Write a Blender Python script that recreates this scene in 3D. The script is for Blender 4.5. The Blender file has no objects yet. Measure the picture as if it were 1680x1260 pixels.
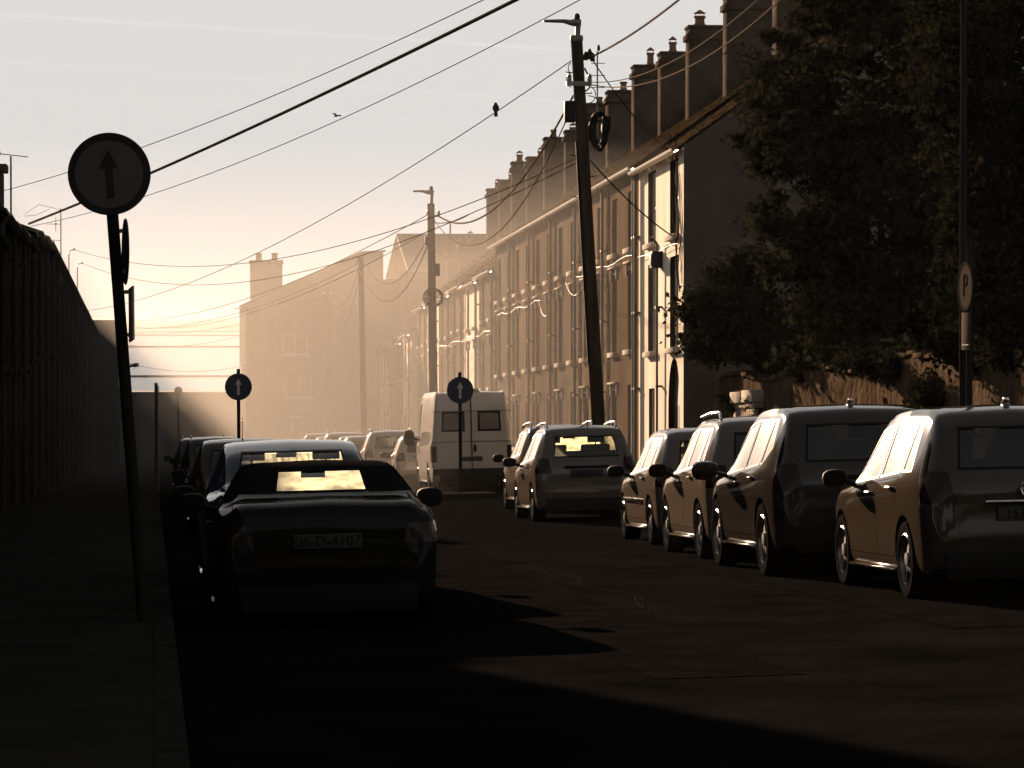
import bpy, bmesh, math, random
from mathutils import Vector, Matrix, Euler
R = math.radians
rnd = random.Random(7)
sc = bpy.context.scene
COL = sc.collection
# ------------------------------------------------------------------ camera
F = 5700.0                       # focal length in pixels of a 1680 px wide picture
CAMZ = 1.33
cam_d = bpy.data.cameras.new('camera')
cam_d.lens = F / 1680 * 36.0
cam_d.sensor_width = 36.0
cam_d.clip_start = 0.5
cam_d.clip_end = 30000
cam = bpy.data.objects.new('camera', cam_d)
cam.location = (0, 0, CAMZ)
cam.rotation_euler = (R(90 - 1.0555), 0, R(-5.91))
COL.objects.link(cam)
sc.camera = cam
RC = cam.rotation_euler.to_matrix()
# ------------------------------------------------------------------ sky, sun, exposure
SUN_AZ, SUN_EL = 12.0, 10.5      # degrees to the seaward side of the street line, degrees above the horizon
w = bpy.data.worlds.new('World')
sc.world = w
w.use_nodes = True
nt = w.node_tree
sky = nt.nodes.new('ShaderNodeTexSky')
sky.sky_type = 'NISHITA'
sky.sun_disc = False
sky.sun_elevation = R(SUN_EL)
sky.sun_rotation = R(-SUN_AZ)
sky.dust_density = 4.0
sky.ozone_density = 1.0
hs = nt.nodes.new('ShaderNodeHueSaturation')
hs.inputs['Saturation'].default_value = 0.10
tint = nt.nodes.new('ShaderNodeMixRGB')
tint.blend_type = 'MULTIPLY'
tint.inputs[0].default_value = 1
tint.inputs[2].default_value = (1.0, 0.978, 0.95, 1)
bg = nt.nodes['Background']
bg.inputs[1].default_value = 0.0282
nt.links.new(sky.outputs[0], hs.inputs['Color'])
cap = nt.nodes.new('ShaderNodeVectorMath')      # the sensor-flat glow of a hazy sky round the sun
cap.operation = 'MINIMUM'
cap.inputs[1].default_value = (5.55, 5.55, 5.55)
nt.links.new(hs.outputs[0], cap.inputs[0])
nt.links.new(cap.outputs[0], tint.inputs[1])
# thin vapour trails: bands along great circles, broken up by noise
tc = nt.nodes.new('ShaderNodeTexCoord')
def px_dir(px, py):
    return (RC @ Vector(((px - 840) / F, (630 - py) / F, -1))).normalized()
prev = tint.outputs[0]
for (a, b, wid, gain) in (((0, 100), (700, 150), .0006, .045), ((330, 44), (1100, 92), .0009, .06), ((0, 152), (600, 190), .0009, .03)):
    n = px_dir(*a).cross(px_dir(*b)).normalized()
    dot = nt.nodes.new('ShaderNodeVectorMath'); dot.operation = 'DOT_PRODUCT'
    dot.inputs[1].default_value = n
    nt.links.new(tc.outputs['Generated'], dot.inputs[0])
    ab = nt.nodes.new('ShaderNodeMath'); ab.operation = 'ABSOLUTE'
    nt.links.new(dot.outputs['Value'], ab.inputs[0])
    mr = nt.nodes.new('ShaderNodeMapRange'); mr.interpolation_type = 'SMOOTHSTEP'
    mr.inputs['From Min'].default_value = 0; mr.inputs['From Max'].default_value = wid
    mr.inputs['To Min'].default_value = 1; mr.inputs['To Max'].default_value = 0
    nt.links.new(ab.outputs[0], mr.inputs['Value'])
    nz = nt.nodes.new('ShaderNodeTexNoise'); nz.inputs['Scale'].default_value = 25
    nt.links.new(tc.outputs['Generated'], nz.inputs['Vector'])
    mm = nt.nodes.new('ShaderNodeMath'); mm.operation = 'MULTIPLY'
    nt.links.new(mr.outputs[0], mm.inputs[0]); nt.links.new(nz.outputs[0], mm.inputs[1])
    ma = nt.nodes.new('ShaderNodeMath'); ma.operation = 'MULTIPLY_ADD'
    ma.inputs[1].default_value = gain * 2; ma.inputs[2].default_value = 1
    nt.links.new(mm.outputs[0], ma.inputs[0])
    mx = nt.nodes.new('ShaderNodeVectorMath'); mx.operation = 'SCALE'
    nt.links.new(prev, mx.inputs[0]); nt.links.new(ma.outputs[0], mx.inputs['Scale'])
    prev = mx.outputs[0]
nt.links.new(prev, bg.inputs[0])
sd = Vector((-math.sin(R(SUN_AZ)) * math.cos(R(SUN_EL)), math.cos(R(SUN_AZ)) * math.cos(R(SUN_EL)), math.sin(R(SUN_EL))))
sun_d = bpy.data.lights.new('sun', 'SUN')
sun_d.energy = 5.0
sun_d.angle = R(0.5)
sun_d.color = (1.0, 0.695, 0.47)
sun = bpy.data.objects.new('sun', sun_d)
sun.rotation_euler = sd.to_track_quat('Z', 'Y').to_euler()
COL.objects.link(sun)
sc.view_settings.view_transform = 'Standard'
sc.view_settings.look = 'None'
sc.view_settings.gamma = 1
sc.view_settings.exposure = 2.2
sc.cycles.use_denoising = True
sc.cycles.max_bounces = 8
sc.cycles.transparent_max_bounces = 24
sc.cycles.volume_bounces = 0
sc.cycles.caustics_reflective = False
sc.cycles.caustics_refractive = False
sc.cycles.sample_clamp_indirect = 4
# ------------------------------------------------------------------ frame of the street
SL = 0.0345
def G(X, Y):
    return -SL * Y + 0.02 * (X - 6.5)
def at(px, py, Y):
    d = RC @ Vector(((px - 840) / F, (630 - py) / F, -1))
    t = Y / d.y
    return Vector((d.x * t, Y, CAMZ + d.z * t))
def ground_at(px, py):
    d = RC @ Vector(((px - 840) / F, (630 - py) / F, -1))
    t = (-0.13 - CAMZ) / (d.z + SL * d.y - 0.02 * d.x)
    return Vector((d.x * t, d.y * t, CAMZ + d.z * t))
# ------------------------------------------------------------------ materials
def mat(name, col, rough=.7, metal=0., spec=.3, noise=0., nscale=3., bump=0., bscale=40., coat=0., col2=None, stretch=None):
    m = bpy.data.materials.new(name)
    m.use_nodes = True
    n = m.node_tree
    p = n.nodes['Principled BSDF']
    p.inputs['Roughness'].default_value = rough
    p.inputs['Metallic'].default_value = metal
    p.inputs['Specular IOR Level'].default_value = spec
    p.inputs['Coat Weight'].default_value = coat
    p.inputs['Coat Roughness'].default_value = .06
    p.inputs['Base Color'].default_value = (*col, 1)
    t = n.nodes.new('ShaderNodeTexCoord')
    vec = t.outputs['Object']
    if stretch:
        mp = n.nodes.new('ShaderNodeMapping'); mp.inputs['Scale'].default_value = stretch
        n.links.new(vec, mp.inputs[0]); vec = mp.outputs[0]
    if noise or col2:
        z = n.nodes.new('ShaderNodeTexNoise')
        z.inputs['Scale'].default_value = nscale; z.inputs['Detail'].default_value = 6; z.inputs['Roughness'].default_value = .65
        n.links.new(vec, z.inputs['Vector'])
        r = n.nodes.new('ShaderNodeValToRGB')
        a = [c * (1 - noise) for c in col]; b = list(col2) if col2 else [min(1, c * (1 + noise)) for c in col]
        r.color_ramp.elements[0].position = .32; r.color_ramp.elements[1].position = .68
        r.color_ramp.elements[0].color = (*a, 1); r.color_ramp.elements[1].color = (*b, 1)
        n.links.new(z.outputs[0], r.inputs[0]); n.links.new(r.outputs[0], p.inputs['Base Color'])
    if bump:
        z2 = n.nodes.new('ShaderNodeTexNoise'); z2.inputs['Scale'].default_value = bscale; z2.inputs['Detail'].default_value = 8
        n.links.new(vec, z2.inputs['Vector'])
        bp = n.nodes.new('ShaderNodeBump'); bp.inputs['Strength'].default_value = bump; bp.inputs['Distance'].default_value = .02
        n.links.new(z2.outputs[0], bp.inputs['Height']); n.links.new(bp.outputs[0], p.inputs['Normal'])
    return m
def glass(name, tintc=(.75, .78, .74), mist=0., streak=False, rough=.02):
    """thin sheet: mirror by fresnel, the rest passes; mist scatters part of what passes"""
    m = bpy.data.materials.new(name); m.use_nodes = True
    n = m.node_tree
    for x in list(n.nodes): n.nodes.remove(x)
    out = n.nodes.new('ShaderNodeOutputMaterial')
    gl = n.nodes.new('ShaderNodeBsdfGlossy'); gl.inputs['Roughness'].default_value = rough
    tr = n.nodes.new('ShaderNodeBsdfTransparent'); tr.inputs[0].default_value = (*tintc, 1)
    fr = n.nodes.new('ShaderNodeFresnel')
    ge = n.nodes.new('ShaderNodeNewGeometry')                    # same mirror from either side of the sheet
    io = n.nodes.new('ShaderNodeMapRange'); io.inputs['To Min'].default_value = 1.5; io.inputs['To Max'].default_value = 1 / 1.5
    n.links.new(ge.outputs['Backfacing'], io.inputs['Value']); n.links.new(io.outputs[0], fr.inputs[0])
    mx = n.nodes.new('ShaderNodeMixShader')
    m2r = n.nodes.new('ShaderNodeMath'); m2r.operation = 'MULTIPLY'; m2r.inputs[1].default_value = 2   # both faces of the sheet: 2R / (1 + R)
    a1r = n.nodes.new('ShaderNodeMath'); a1r.operation = 'ADD'; a1r.inputs[1].default_value = 1
    dvr = n.nodes.new('ShaderNodeMath'); dvr.operation = 'DIVIDE'
    n.links.new(fr.outputs[0], m2r.inputs[0]); n.links.new(fr.outputs[0], a1r.inputs[0])
    n.links.new(m2r.outputs[0], dvr.inputs[0]); n.links.new(a1r.outputs[0], dvr.inputs[1])
    n.links.new(dvr.outputs[0], mx.inputs[0])
    low = tr.outputs[0]
    if mist:
        tl = n.nodes.new('ShaderNodeBsdfTranslucent'); tl.inputs[0].default_value = (.85, .86, .72, 1)
        m2 = n.nodes.new('ShaderNodeMixShader')
        t = n.nodes.new('ShaderNodeTexCoord'); mp = n.nodes.new('ShaderNodeMapping')
        mp.inputs['Scale'].default_value = (14, 1, 2.2) if streak else (3, 3, 3)
        z = n.nodes.new('ShaderNodeTexNoise'); z.inputs['Scale'].default_value = 2.2; z.inputs['Detail'].default_value = 5
        n.links.new(t.outputs['Object'], mp.inputs[0]); n.links.new(mp.outputs[0], z.inputs['Vector'])
        mr = n.nodes.new('ShaderNodeMapRange'); mr.inputs[1].default_value = .36; mr.inputs[2].default_value = .6
        mr.inputs[3].default_value = mist * (.0 if streak else .3); mr.inputs[4].default_value = mist
        n.links.new(z.outputs[0], mr.inputs[0]); n.links.new(mr.outputs[0], m2.inputs[0])
        n.links.new(tr.outputs[0], m2.inputs[1]); n.links.new(tl.outputs[0], m2.inputs[2])
        low = m2.outputs[0]
    n.links.new(low, mx.inputs[1]); n.links.new(gl.outputs[0], mx.inputs[2])
    n.links.new(mx.outputs[0], out.inputs[0])
    return m
M = {}
M['asphalt'] = mat('asphalt', (.0052, .005, .0049), .9, spec=0, noise=.4, nscale=.9, bump=.5, bscale=18)
M['pavement'] = mat('concrete_paving', (.022, .021, .020), .9, spec=0, noise=.25, nscale=1.5, bump=.5, bscale=25)
M['kerb'] = mat('kerb_stone', (.022, .021, .020), .85, spec=0, noise=.25, nscale=4, bump=.4)
M['land'] = mat('waste_ground', (.05, .045, .035), .9, noise=.4, nscale=.3, spec=0)
M['tar'] = mat('crumbled_tar_edge', (.016, .014, .012), .9, noise=.6, nscale=6, bump=1, bscale=30, spec=0)
M['water'] = mat('sea_water', (.02, .022, .024), .08, spec=.5, bump=.06, bscale=.25, stretch=(.25, 1, 1))
M['hill'] = mat('distant_hill', (.06, .06, .05), .9, noise=.3, nscale=.01)
M['cream'] = mat('pale_painted_render', (.80, .72, .61), .8, spec=0, noise=.16, nscale=.9, bump=.35, bscale=9, stretch=(1, 1, .35))
M['tan'] = mat('brown_render', (.095, .07, .05), .8, spec=0, noise=.25, nscale=.8, bump=.5, bscale=9, stretch=(1, 1, .3))
M['grey'] = mat('grey_render', (.105, .086, .068), .8, spec=0, noise=.22, nscale=.7, bump=.5, bscale=8, stretch=(1, 1, .3))
M['ochre'] = mat('ochre_render', (.125, .093, .065), .8, spec=0, noise=.2, nscale=.9, bump=.5, bscale=9, stretch=(1, 1, .3))
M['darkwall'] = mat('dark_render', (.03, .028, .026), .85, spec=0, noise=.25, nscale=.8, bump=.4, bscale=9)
M['gable'] = mat('unpainted_gable_render', (.11, .096, .082), .85, spec=0, noise=.3, nscale=.5, bump=.4, bscale=7)
M['slate'] = mat('mossy_slate', (.030, .023, .016), .85, spec=0, noise=.6, nscale=2.2, bump=1, bscale=14, col2=(.085, .058, .032))
M['slate_plain'] = mat('slate', (.04, .037, .034), .7, spec=.04, noise=.3, nscale=2, bump=.6, bscale=12)
M['stack'] = mat('chimney_render', (.075, .063, .052), .8, spec=0, noise=.3, nscale=1.5, bump=.6, bscale=8)
M['pot'] = mat('clay_pot', (.22, .13, .08), .7, noise=.25, nscale=5, spec=0)
M['white'] = mat('white_gloss_paint', (.72, .69, .64), .35, spec=.5, noise=.1, nscale=4)
M['sill'] = mat('painted_stone', (.42, .38, .33), .6, spec=0, noise=.15, nscale=4)
M['quoin'] = mat('quoin_stone', (.12, .10, .08), .75, noise=.25, nscale=3, bump=.5, bscale=10, spec=0)
M['door'] = mat('painted_door', (.05, .04, .035), .4, spec=.5, noise=.2)
M['pane'] = mat('window_glass', (.012, .013, .014), .06, spec=.6)
M['gutter'] = mat('pale_plastic_gutter', (.6, .56, .5), .3, spec=.5)
M['pipe'] = mat('dark_iron_pipe', (.035, .032, .03), .5, spec=.4)
M['wood'] = mat('creosoted_pole_wood', (.06, .045, .033), .75, spec=0, noise=.35, nscale=6, bump=.8, bscale=25, stretch=(1, 1, .1))
M['steel'] = mat('galvanised_steel', (.22, .21, .20), .45, metal=.7, noise=.15, nscale=8)
M['shade'] = mat('shaded_and_dark_trim', (.045, .042, .04), .85, spec=0, noise=.2)  # shade painted into the unlit row's trim; also plain dark sign rim and arrow
M['post'] = mat('dark_painted_post', (.025, .024, .022), .8, spec=0)
M['parkface'] = mat('dark_parking_sign_face', (.06, .05, .04), .8, spec=0)  # one even dark brown tone
M['parkplate'] = mat('dark_parking_plate', (.075, .063, .05), .8, spec=0)  # even brown, slightly paler than the sign face
M['black'] = mat('black_plastic', (.016, .016, .016), .7, spec=.05)
M['cable'] = mat('cable_sheath', (.06, .048, .038), .7, spec=.0)
M['shinycable'] = mat('weathered_pale_cable', (.16, .12, .088), .7, spec=0)
M['wallcable'] = mat('pale_wall_cable', (.26, .21, .16), .6, spec=.05)
M['signface'] = mat('grey_sign_face', (.12, .113, .105), .6, spec=.05, noise=.08, nscale=5)  # plain grey with slight random variation
M['signblue'] = mat('dark_sign_face', (.03, .04, .07), .5, spec=.3)
M['signwhite'] = mat('white_sign_film', (.55, .53, .5), .5, spec=.3)
M['bark'] = mat('bark', (.05, .042, .033), .9, noise=.3, nscale=8, bump=1, bscale=20, spec=0)
M['wallrough'] = mat('old_streaked_yard_wall', (.068, .049, .033), .95, spec=0, noise=.5, nscale=2.0, bump=1, bscale=10, stretch=(1, 1, .16))
M['gate'] = mat('pale_painted_gate', (.34, .29, .24), .7, noise=.14, nscale=4, bump=.3, bscale=12, spec=0)
M['tyre'] = mat('tyre_rubber', (.012, .012, .012), .95, spec=0, bump=.3, bscale=60)
M['alloy'] = mat('alloy_wheel', (.16, .155, .15), .3, metal=.9)
M['interior'] = mat('car_upholstery', (.010, .010, .010), .9, spec=0)
M['trim'] = mat('black_window_trim', (.010, .010, .010), .6, spec=.1)
M['chrome'] = mat('chrome_trim', (.6, .58, .55), .12, metal=1)
M['taillight'] = mat('red_lamp_lens', (.018, .005, .004), .15, spec=.3)
M['plate'] = mat('number_plate', (.055, .053, .051), .7, spec=.1)
M['softtop'] = mat('canvas_hood', (.012, .012, .012), .9, spec=0, bump=.4, bscale=80)
M['bird'] = mat('dark_feathers', (.02, .019, .018), .8)
M['glass'] = glass('car_glass')
M['side_glass'] = glass('dewy_side_glass', (.7, .72, .68), rough=.115)
M['privacy'] = glass('privacy_car_glass', (.10, .10, .10))
M['clear'] = glass('clear_hood_window', (.97, .96, .80))
M['mist_screen'] = glass('misted_car_glass', (.95, .93, .72), .62)
M['mist_rear'] = glass('lightly_misted_car_glass', (.92, .9, .66), .12)
M['van_glass'] = mat('film_covered_van_glass', (.16, .15, .14), .5, spec=.2, noise=.1)
M['streak'] = glass('condensation_streaked_car_glass', (.8, .8, .7), .7, True)
def paint(name, col, metal=.0, rough=.3):
    return mat(name, col, .6, 0, 0, coat=1, noise=.04, nscale=2)
M['p_black'] = paint('black_car_paint', (.012, .012, .013))
M['p_matt'] = mat('dull_black_car_paint', (.010, .010, .010), .8, 0, 0, coat=.22)
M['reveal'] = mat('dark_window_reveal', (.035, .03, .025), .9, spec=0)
M['p_grey'] = paint('dark_grey_metallic_paint', (.022, .018, .015))
M['p_silver'] = paint('silver_metallic_paint', (.095, .077, .06))
M['p_bronze'] = paint('bronze_metallic_paint', (.036, .028, .020))
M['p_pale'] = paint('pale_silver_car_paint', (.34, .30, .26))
M['p_white'] = paint('white_van_paint', (.42, .40, .375), 0, .35)
M['p_blue'] = paint('dark_blue_car_paint', (.02, .025, .04), .2)
M['p_red'] = paint('dark_red_car_paint', (.06, .012, .01), .2)
def leafmat(name, a, b):
    m = bpy.data.materials.new(name); m.use_nodes = True
    n = m.node_tree
    p = n.nodes['Principled BSDF']; p.inputs['Roughness'].default_value = .6; p.inputs['Specular IOR Level'].default_value = 0
    oi = n.nodes.new('ShaderNodeTexCoord'); z = n.nodes.new('ShaderNodeTexNoise'); z.inputs['Scale'].default_value = 1.7; z.inputs['Detail'].default_value = 4
    r = n.nodes.new('ShaderNodeValToRGB'); r.color_ramp.elements[0].color = (*a, 1); r.color_ramp.elements[1].color = (*b, 1)
    r.color_ramp.elements[0].position = .35; r.color_ramp.elements[1].position = .65
    n.links.new(oi.outputs['Object'], z.inputs['Vector']); n.links.new(z.outputs[0], r.inputs[0]); n.links.new(r.outputs[0], p.inputs['Base Color'])
    tl = n.nodes.new('ShaderNodeBsdfTranslucent'); n.links.new(r.outputs[0], tl.inputs[0])
    mx = n.nodes.new('ShaderNodeMixShader'); mx.inputs[0].default_value = .12
    n.links.new(p.outputs[0], mx.inputs[1]); n.links.new(tl.outputs[0], mx.inputs[2])
    n.links.new(mx.outputs[0], n.nodes['Material Output'].inputs[0])
    return m
M['leaf'] = leafmat('sycamore_leaf', (.014, .0145, .0085), (.030, .028, .017))
M['ivy'] = leafmat('ivy_leaf', (.010, .0105, .0065), (.022, .021, .012))
# ------------------------------------------------------------------ mesh helpers
class MB:
    def __init__(s): s.v = []; s.f = []
    def add(s, vs, fs):
        o = len(s.v)
        s.v += [tuple(v) for v in vs]
        s.f += [tuple(i + o for i in f) for f in fs]
        return s
    def box(s, x0, x1, y0, y1, z0, z1):
        return s.add([(x0, y0, z0), (x1, y0, z0), (x1, y1, z0), (x0, y1, z0), (x0, y0, z1), (x1, y0, z1), (x1, y1, z1), (x0, y1, z1)],
                     [(0, 3, 2, 1), (4, 5, 6, 7), (0, 1, 5, 4), (1, 2, 6, 5), (2, 3, 7, 6), (3, 0, 4, 7)])
    def obox(s, c, ax, ay, az):
        """box by centre and three half axes"""
        c, ax, ay, az = map(Vector, (c, ax, ay, az))
        vs = [c + ax * i + ay * j + az * k for k in (-1, 1) for (i, j) in ((-1, -1), (1, -1), (1, 1), (-1, 1))]
        return s.add(vs, [(0, 3, 2, 1), (4, 5, 6, 7), (0, 1, 5, 4), (1, 2, 6, 5), (2, 3, 7, 6), (3, 0, 4, 7)])
    def tube(s, pts, rad, n=8, cap=True):
        pts = [Vector(p) for p in pts]
        rs = rad if isinstance(rad, (list, tuple)) else [rad] * len(pts)
        rings = []
        up = Vector((0, 0, 1))
        for i, p in enumerate(pts):
            d = (pts[min(i + 1, len(pts) - 1)] - pts[max(i - 1, 0)]).normalized()
            u = d.cross(up)
            if u.length < .05: u = d.cross(Vector((1, 0, 0)))
            u.normalize(); v = u.cross(d)
            rings.append([p + (u * math.cos(2 * math.pi * k / n) + v * math.sin(2 * math.pi * k / n)) * rs[i] for k in range(n)])
        vs = [q for r in rings for q in r]; fs = []
        for i in range(len(pts) - 1):
            for k in range(n):
                fs.append((i * n + k, i * n + (k + 1) % n, (i + 1) * n + (k + 1) % n, (i + 1) * n + k))
        if cap:
            fs.append(tuple(range(n - 1, -1, -1))); fs.append(tuple((len(pts) - 1) * n + k for k in range(n)))
        return s.add(vs, fs)
    def lathe(s, prof, c, axis='z', n=24, closed=False):
        """prof: (r, h) pairs turned about an axis through c"""
        vs = []; fs = []
        c = Vector(c)
        for (r, h) in prof:
            for k in range(n):
                a = 2 * math.pi * k / n
                p = {'z': (r * math.cos(a), r * math.sin(a), h), 'y': (r * math.cos(a), h, r * math.sin(a)), 'x': (h, r * math.cos(a), r * math.sin(a))}[axis]
                vs.append(c + Vector(p))
        m = len(prof)
        for i in range(m if closed else m - 1):
            j = (i + 1) % m
            for k in range(n):
                fs.append((i * n + k, i * n + (k + 1) % n, j * n + (k + 1) % n, j * n + k))
        if not closed:
            fs.append(tuple(range(n))); fs.append(tuple((m - 1) * n + k for k in range(n)))
        return s.add(vs, fs)
    def prism(s, poly, axis, a, b):
        """poly: 2D points in the other two axes, extruded from a to b"""
        n = len(poly)
        def p(u, v, h):
            return {'x': (h, u, v), 'y': (u, h, v), 'z': (u, v, h)}[axis]
        vs = [p(u, v, a) for u, v in poly] + [p(u, v, b) for u, v in poly]
        fs = [tuple(range(n - 1, -1, -1)), tuple(range(n, 2 * n))] + [(i, (i + 1) % n, n + (i + 1) % n, n + i) for i in range(n)]
        return s.add(vs, fs)
    def build(s, name, m, parent=None, smooth=None, bevel=0, shear=0.0, mirror=False, recalc=True):
        vs = s.v
        if shear: vs = [(x, y, z - shear * y) for x, y, z in vs]
        if mirror: vs = [(-x, y, z) for x, y, z in vs]
        me = bpy.data.meshes.new(name)
        me.from_pydata([tuple(v) for v in vs], [], s.f)
        me.materials.append(m)
        bm = bmesh.new(); bm.from_mesh(me)
        if recalc: bmesh.ops.recalc_face_normals(bm, faces=bm.faces)
        if bevel:
            es = [e for e in bm.edges if len(e.link_faces) == 2 and e.calc_face_angle(0) > .6]
            bmesh.ops.bevel(bm, geom=es, offset=bevel, segments=2, affect='EDGES', profile=.5, clamp_overlap=True)
        if smooth is not None or bevel:
            lim = smooth if smooth is not None else .6
            for f in bm.faces: f.smooth = True
            for e in bm.edges:
                if len(e.link_faces) == 2 and e.calc_face_angle(0) > lim: e.smooth = False
        bm.to_mesh(me); bm.free()
        return link(name, me, parent)
def link(name, data, parent=None):
    o = bpy.data.objects.new(name, data)
    COL.objects.link(o)
    if parent is not None: o.parent = parent
    return o
def empty(name, loc, rot=(0, 0, 0)):
    o = link(name, None)
    o.empty_display_size = .3
    o.location = loc; o.rotation_euler = rot
    return o
def tag(o, label=None, cat=None, group=None, kind=None):
    if label: o['label'] = label
    if cat: o['category'] = cat
    if group: o['group'] = group
    if kind: o['kind'] = kind
    return o
KIDS = {}
def copy_tree(o, parent=None):
    c = o.copy(); COL.objects.link(c); c.parent = parent
    for ch in list(o.children): copy_tree(ch, c)
    return c
def structure(name, mb, m, **k):
    return tag(mb.build(name, m, **k), kind='structure')
def text(name, body, size, m, parent, loc, rot, thick=.002):
    cu = bpy.data.curves.new(name, 'FONT'); cu.body = body; cu.size = size; cu.extrude = thick
    cu.align_x = 'CENTER'; cu.align_y = 'CENTER'; cu.materials.append(m)
    t_ = bpy.data.objects.new(name, cu); COL.objects.link(t_)
    bpy.context.view_layer.update()
    me = bpy.data.meshes.new_from_object(t_.evaluated_get(bpy.context.evaluated_depsgraph_get()))
    bpy.data.objects.remove(t_)
    if not me.materials: me.materials.append(m)
    o = link(name, me, parent); o.location = loc; o.rotation_euler = rot
    return o
ORD = ['first', 'second', 'third', 'fourth', 'fifth', 'sixth', 'seventh', 'eighth', 'ninth', 'tenth', 'eleventh', 'twelfth', 'thirteenth', 'fourteenth', 'fifteenth',
       'sixteenth', 'seventeenth', 'eighteenth', 'nineteenth', 'twentieth', 'twenty-first', 'twenty-second', 'twenty-third', 'twenty-fourth', 'twenty-fifth', 'twenty-sixth', 'twenty-seventh', 'twenty-eighth', 'twenty-ninth', 'thirtieth']
# ------------------------------------------------------------------ ground, street, sea
YE = 232.0
def sheet(x0, x1, y0, y1, up, nx=1, ny=1):
    mb = MB(); vs = []; fs = []
    for j in range(ny + 1):
        for i in range(nx + 1):
            X = x0 + (x1 - x0) * i / nx; Y = y0 + (y1 - y0) * j / ny
            vs.append((X, Y, G(X, Y) + up))
    for j in range(ny):
        for i in range(nx):
            a = j * (nx + 1) + i
            fs.append((a, a + 1, a + nx + 2, a + nx + 1))
    return mb.add(vs, fs)
land = sheet(-160, 180, -60, YE, -.06)
land.add([(-160, YE, G(-160, YE) - .06), (180, YE, G(180, YE) - .06), (180, YE + 3, -13), (-160, YE + 3, -13)], [(0, 1, 2, 3)])
structure('ground', land, M['land'])
KL, KR = 0.15, 8.75
structure('road', sheet(KL, KR, -40, 224, 0, 6, 60), M['asphalt'])
def slab(x0, x1, y0, y1, h):
    mb = MB(); vs = []
    for z in (-.3, h):
        vs += [(x0, y0, G(x0, y0) + z), (x1, y0, G(x1, y0) + z), (x1, y1, G(x1, y1) + z), (x0, y1, G(x0, y1) + z)]
    return mb.add(vs, [(0, 3, 2, 1), (4, 5, 6, 7), (0, 1, 5, 4), (1, 2, 6, 5), (2, 3, 7, 6), (3, 0, 4, 7)])
structure('pavement', slab(-9, KL - .14, -40, 224, .12), M['pavement'])
structure('pavement', slab(KR + .14, 26, -40, 224, .12), M['pavement'])
kb = MB()
for (a, b) in ((KL - .14, KL), (KR, KR + .14)):
    for i in range(130):
        s_ = slab(a, b, -30 + i * 1.95, -30 + i * 1.95 + 1.93, .128 + rnd.uniform(-.004, .004))
        kb.add(s_.v, s_.f)
structure('kerb', kb, M['kerb'])
for (x0, x1, y0, y1) in ((1.2, 2.75, 76.2, 78.6), (6.2, 7.6, 76.4, 78.8)):
    structure('kerb_island', slab(x0, x1, y0, y1, .12), M['kerb'])
seam = MB()
p0, p1 = ground_at(700, 872), ground_at(1110, 1006)
N_ = 420
for i in range(N_):
    a = p0.lerp(p1, i / N_); b = p0.lerp(p1, (i + rnd.uniform(.5, 1.0)) / N_)
    o = Vector((rnd.uniform(-.035, .035) + .10 * math.sin(i * .09), 0, 0)); wd = rnd.uniform(.01, .03); h = rnd.uniform(.003, .010)
    a += o; b += o
    seam.add([a - Vector((wd, 0, .01)), a + Vector((0, 0, h)), a + Vector((wd, 0, -.01)), b - Vector((wd, 0, .01)), b + Vector((0, 0, h)), b + Vector((wd, 0, -.01))],
             [(0, 1, 4, 3), (1, 2, 5, 4), (0, 2, 1), (3, 4, 5)])
structure('road_joint', seam, M['tar'])
ex = MB()
for (c0, c1, x_) in ((20, 62, 2.9), (24, 70, 5.6)):           # older trench reinstatements, a few mm proud of the road
    ex.add([(x_, c0, G(x_, c0) + .004), (x_ + .9, c0, G(x_ + .9, c0) + .004), (x_ + .9, c1, G(x_ + .9, c1) + .004), (x_, c1, G(x_, c1) + .004)], [(0, 1, 2, 3)])
structure('road_patch', ex, mat('newer_asphalt', (.0052, .005, .0048), .8, spec=0, noise=.3, nscale=2, bump=.5, bscale=22))
SEA = -9.9
structure('sea', MB().add([(-3500, YE - 4, SEA), (3500, YE - 4, SEA), (3500, 5200, SEA), (-3500, 5200, SEA)], [(0, 1, 2, 3)]), M['water'])
hb = MB(); hv = []; hf = []
NH = 120
for i in range(NH + 1):
    X = -2600 + 5200 * i / NH
    hh = 12 + 9 * math.sin(i * .21) * math.sin(i * .057 + 1) + 4 * math.sin(i * .83) + rnd.uniform(-1.2, 1.2)
    hv += [(X, 4600, SEA - 1), (X, 4680, SEA + max(3, hh)), (X, 4990, SEA + max(3, hh) * 1.25), (X, 5150, SEA - 1)]
for i in range(NH):
    for k in range(3): hf.append((i * 4 + k, (i + 1) * 4 + k, (i + 1) * 4 + k + 1, i * 4 + k + 1))
structure('hill', hb.add(hv, hf), M['hill'], smooth=1.0)
# long training wall out on the water, two low mud banks
bw = MB().prism([(690, SEA - .5), (693, SEA + .22), (696, SEA + .22), (700, SEA - .5)], 'x', -160, 260)
tag(bw.build('breakwater', M['kerb']), 'long low breakwater lying across the water beyond the street', 'breakwater')
for (y_, h_, x0, x1) in ((1450, .5, -200, 500), (2500, .8, -500, 300), (3300, 1.0, -100, 700)):
    mb = MB(); n_ = 24; vs = []
    for i in range(n_ + 1):
        X = x0 + (x1 - x0) * i / n_; t_ = math.sin(math.pi * i / n_) ** .4
        vs += [(X, y_ - 30 * t_, SEA - .2), (X, y_, SEA + h_ * t_), (X, y_ + 40 * t_, SEA - .2)]
    mb.add(vs, [(i * 3 + k, (i + 1) * 3 + k, (i + 1) * 3 + k + 1, i * 3 + k + 1) for i in range(n_) for k in range(2)])
    structure('mudflat', mb, M['land'])
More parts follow.
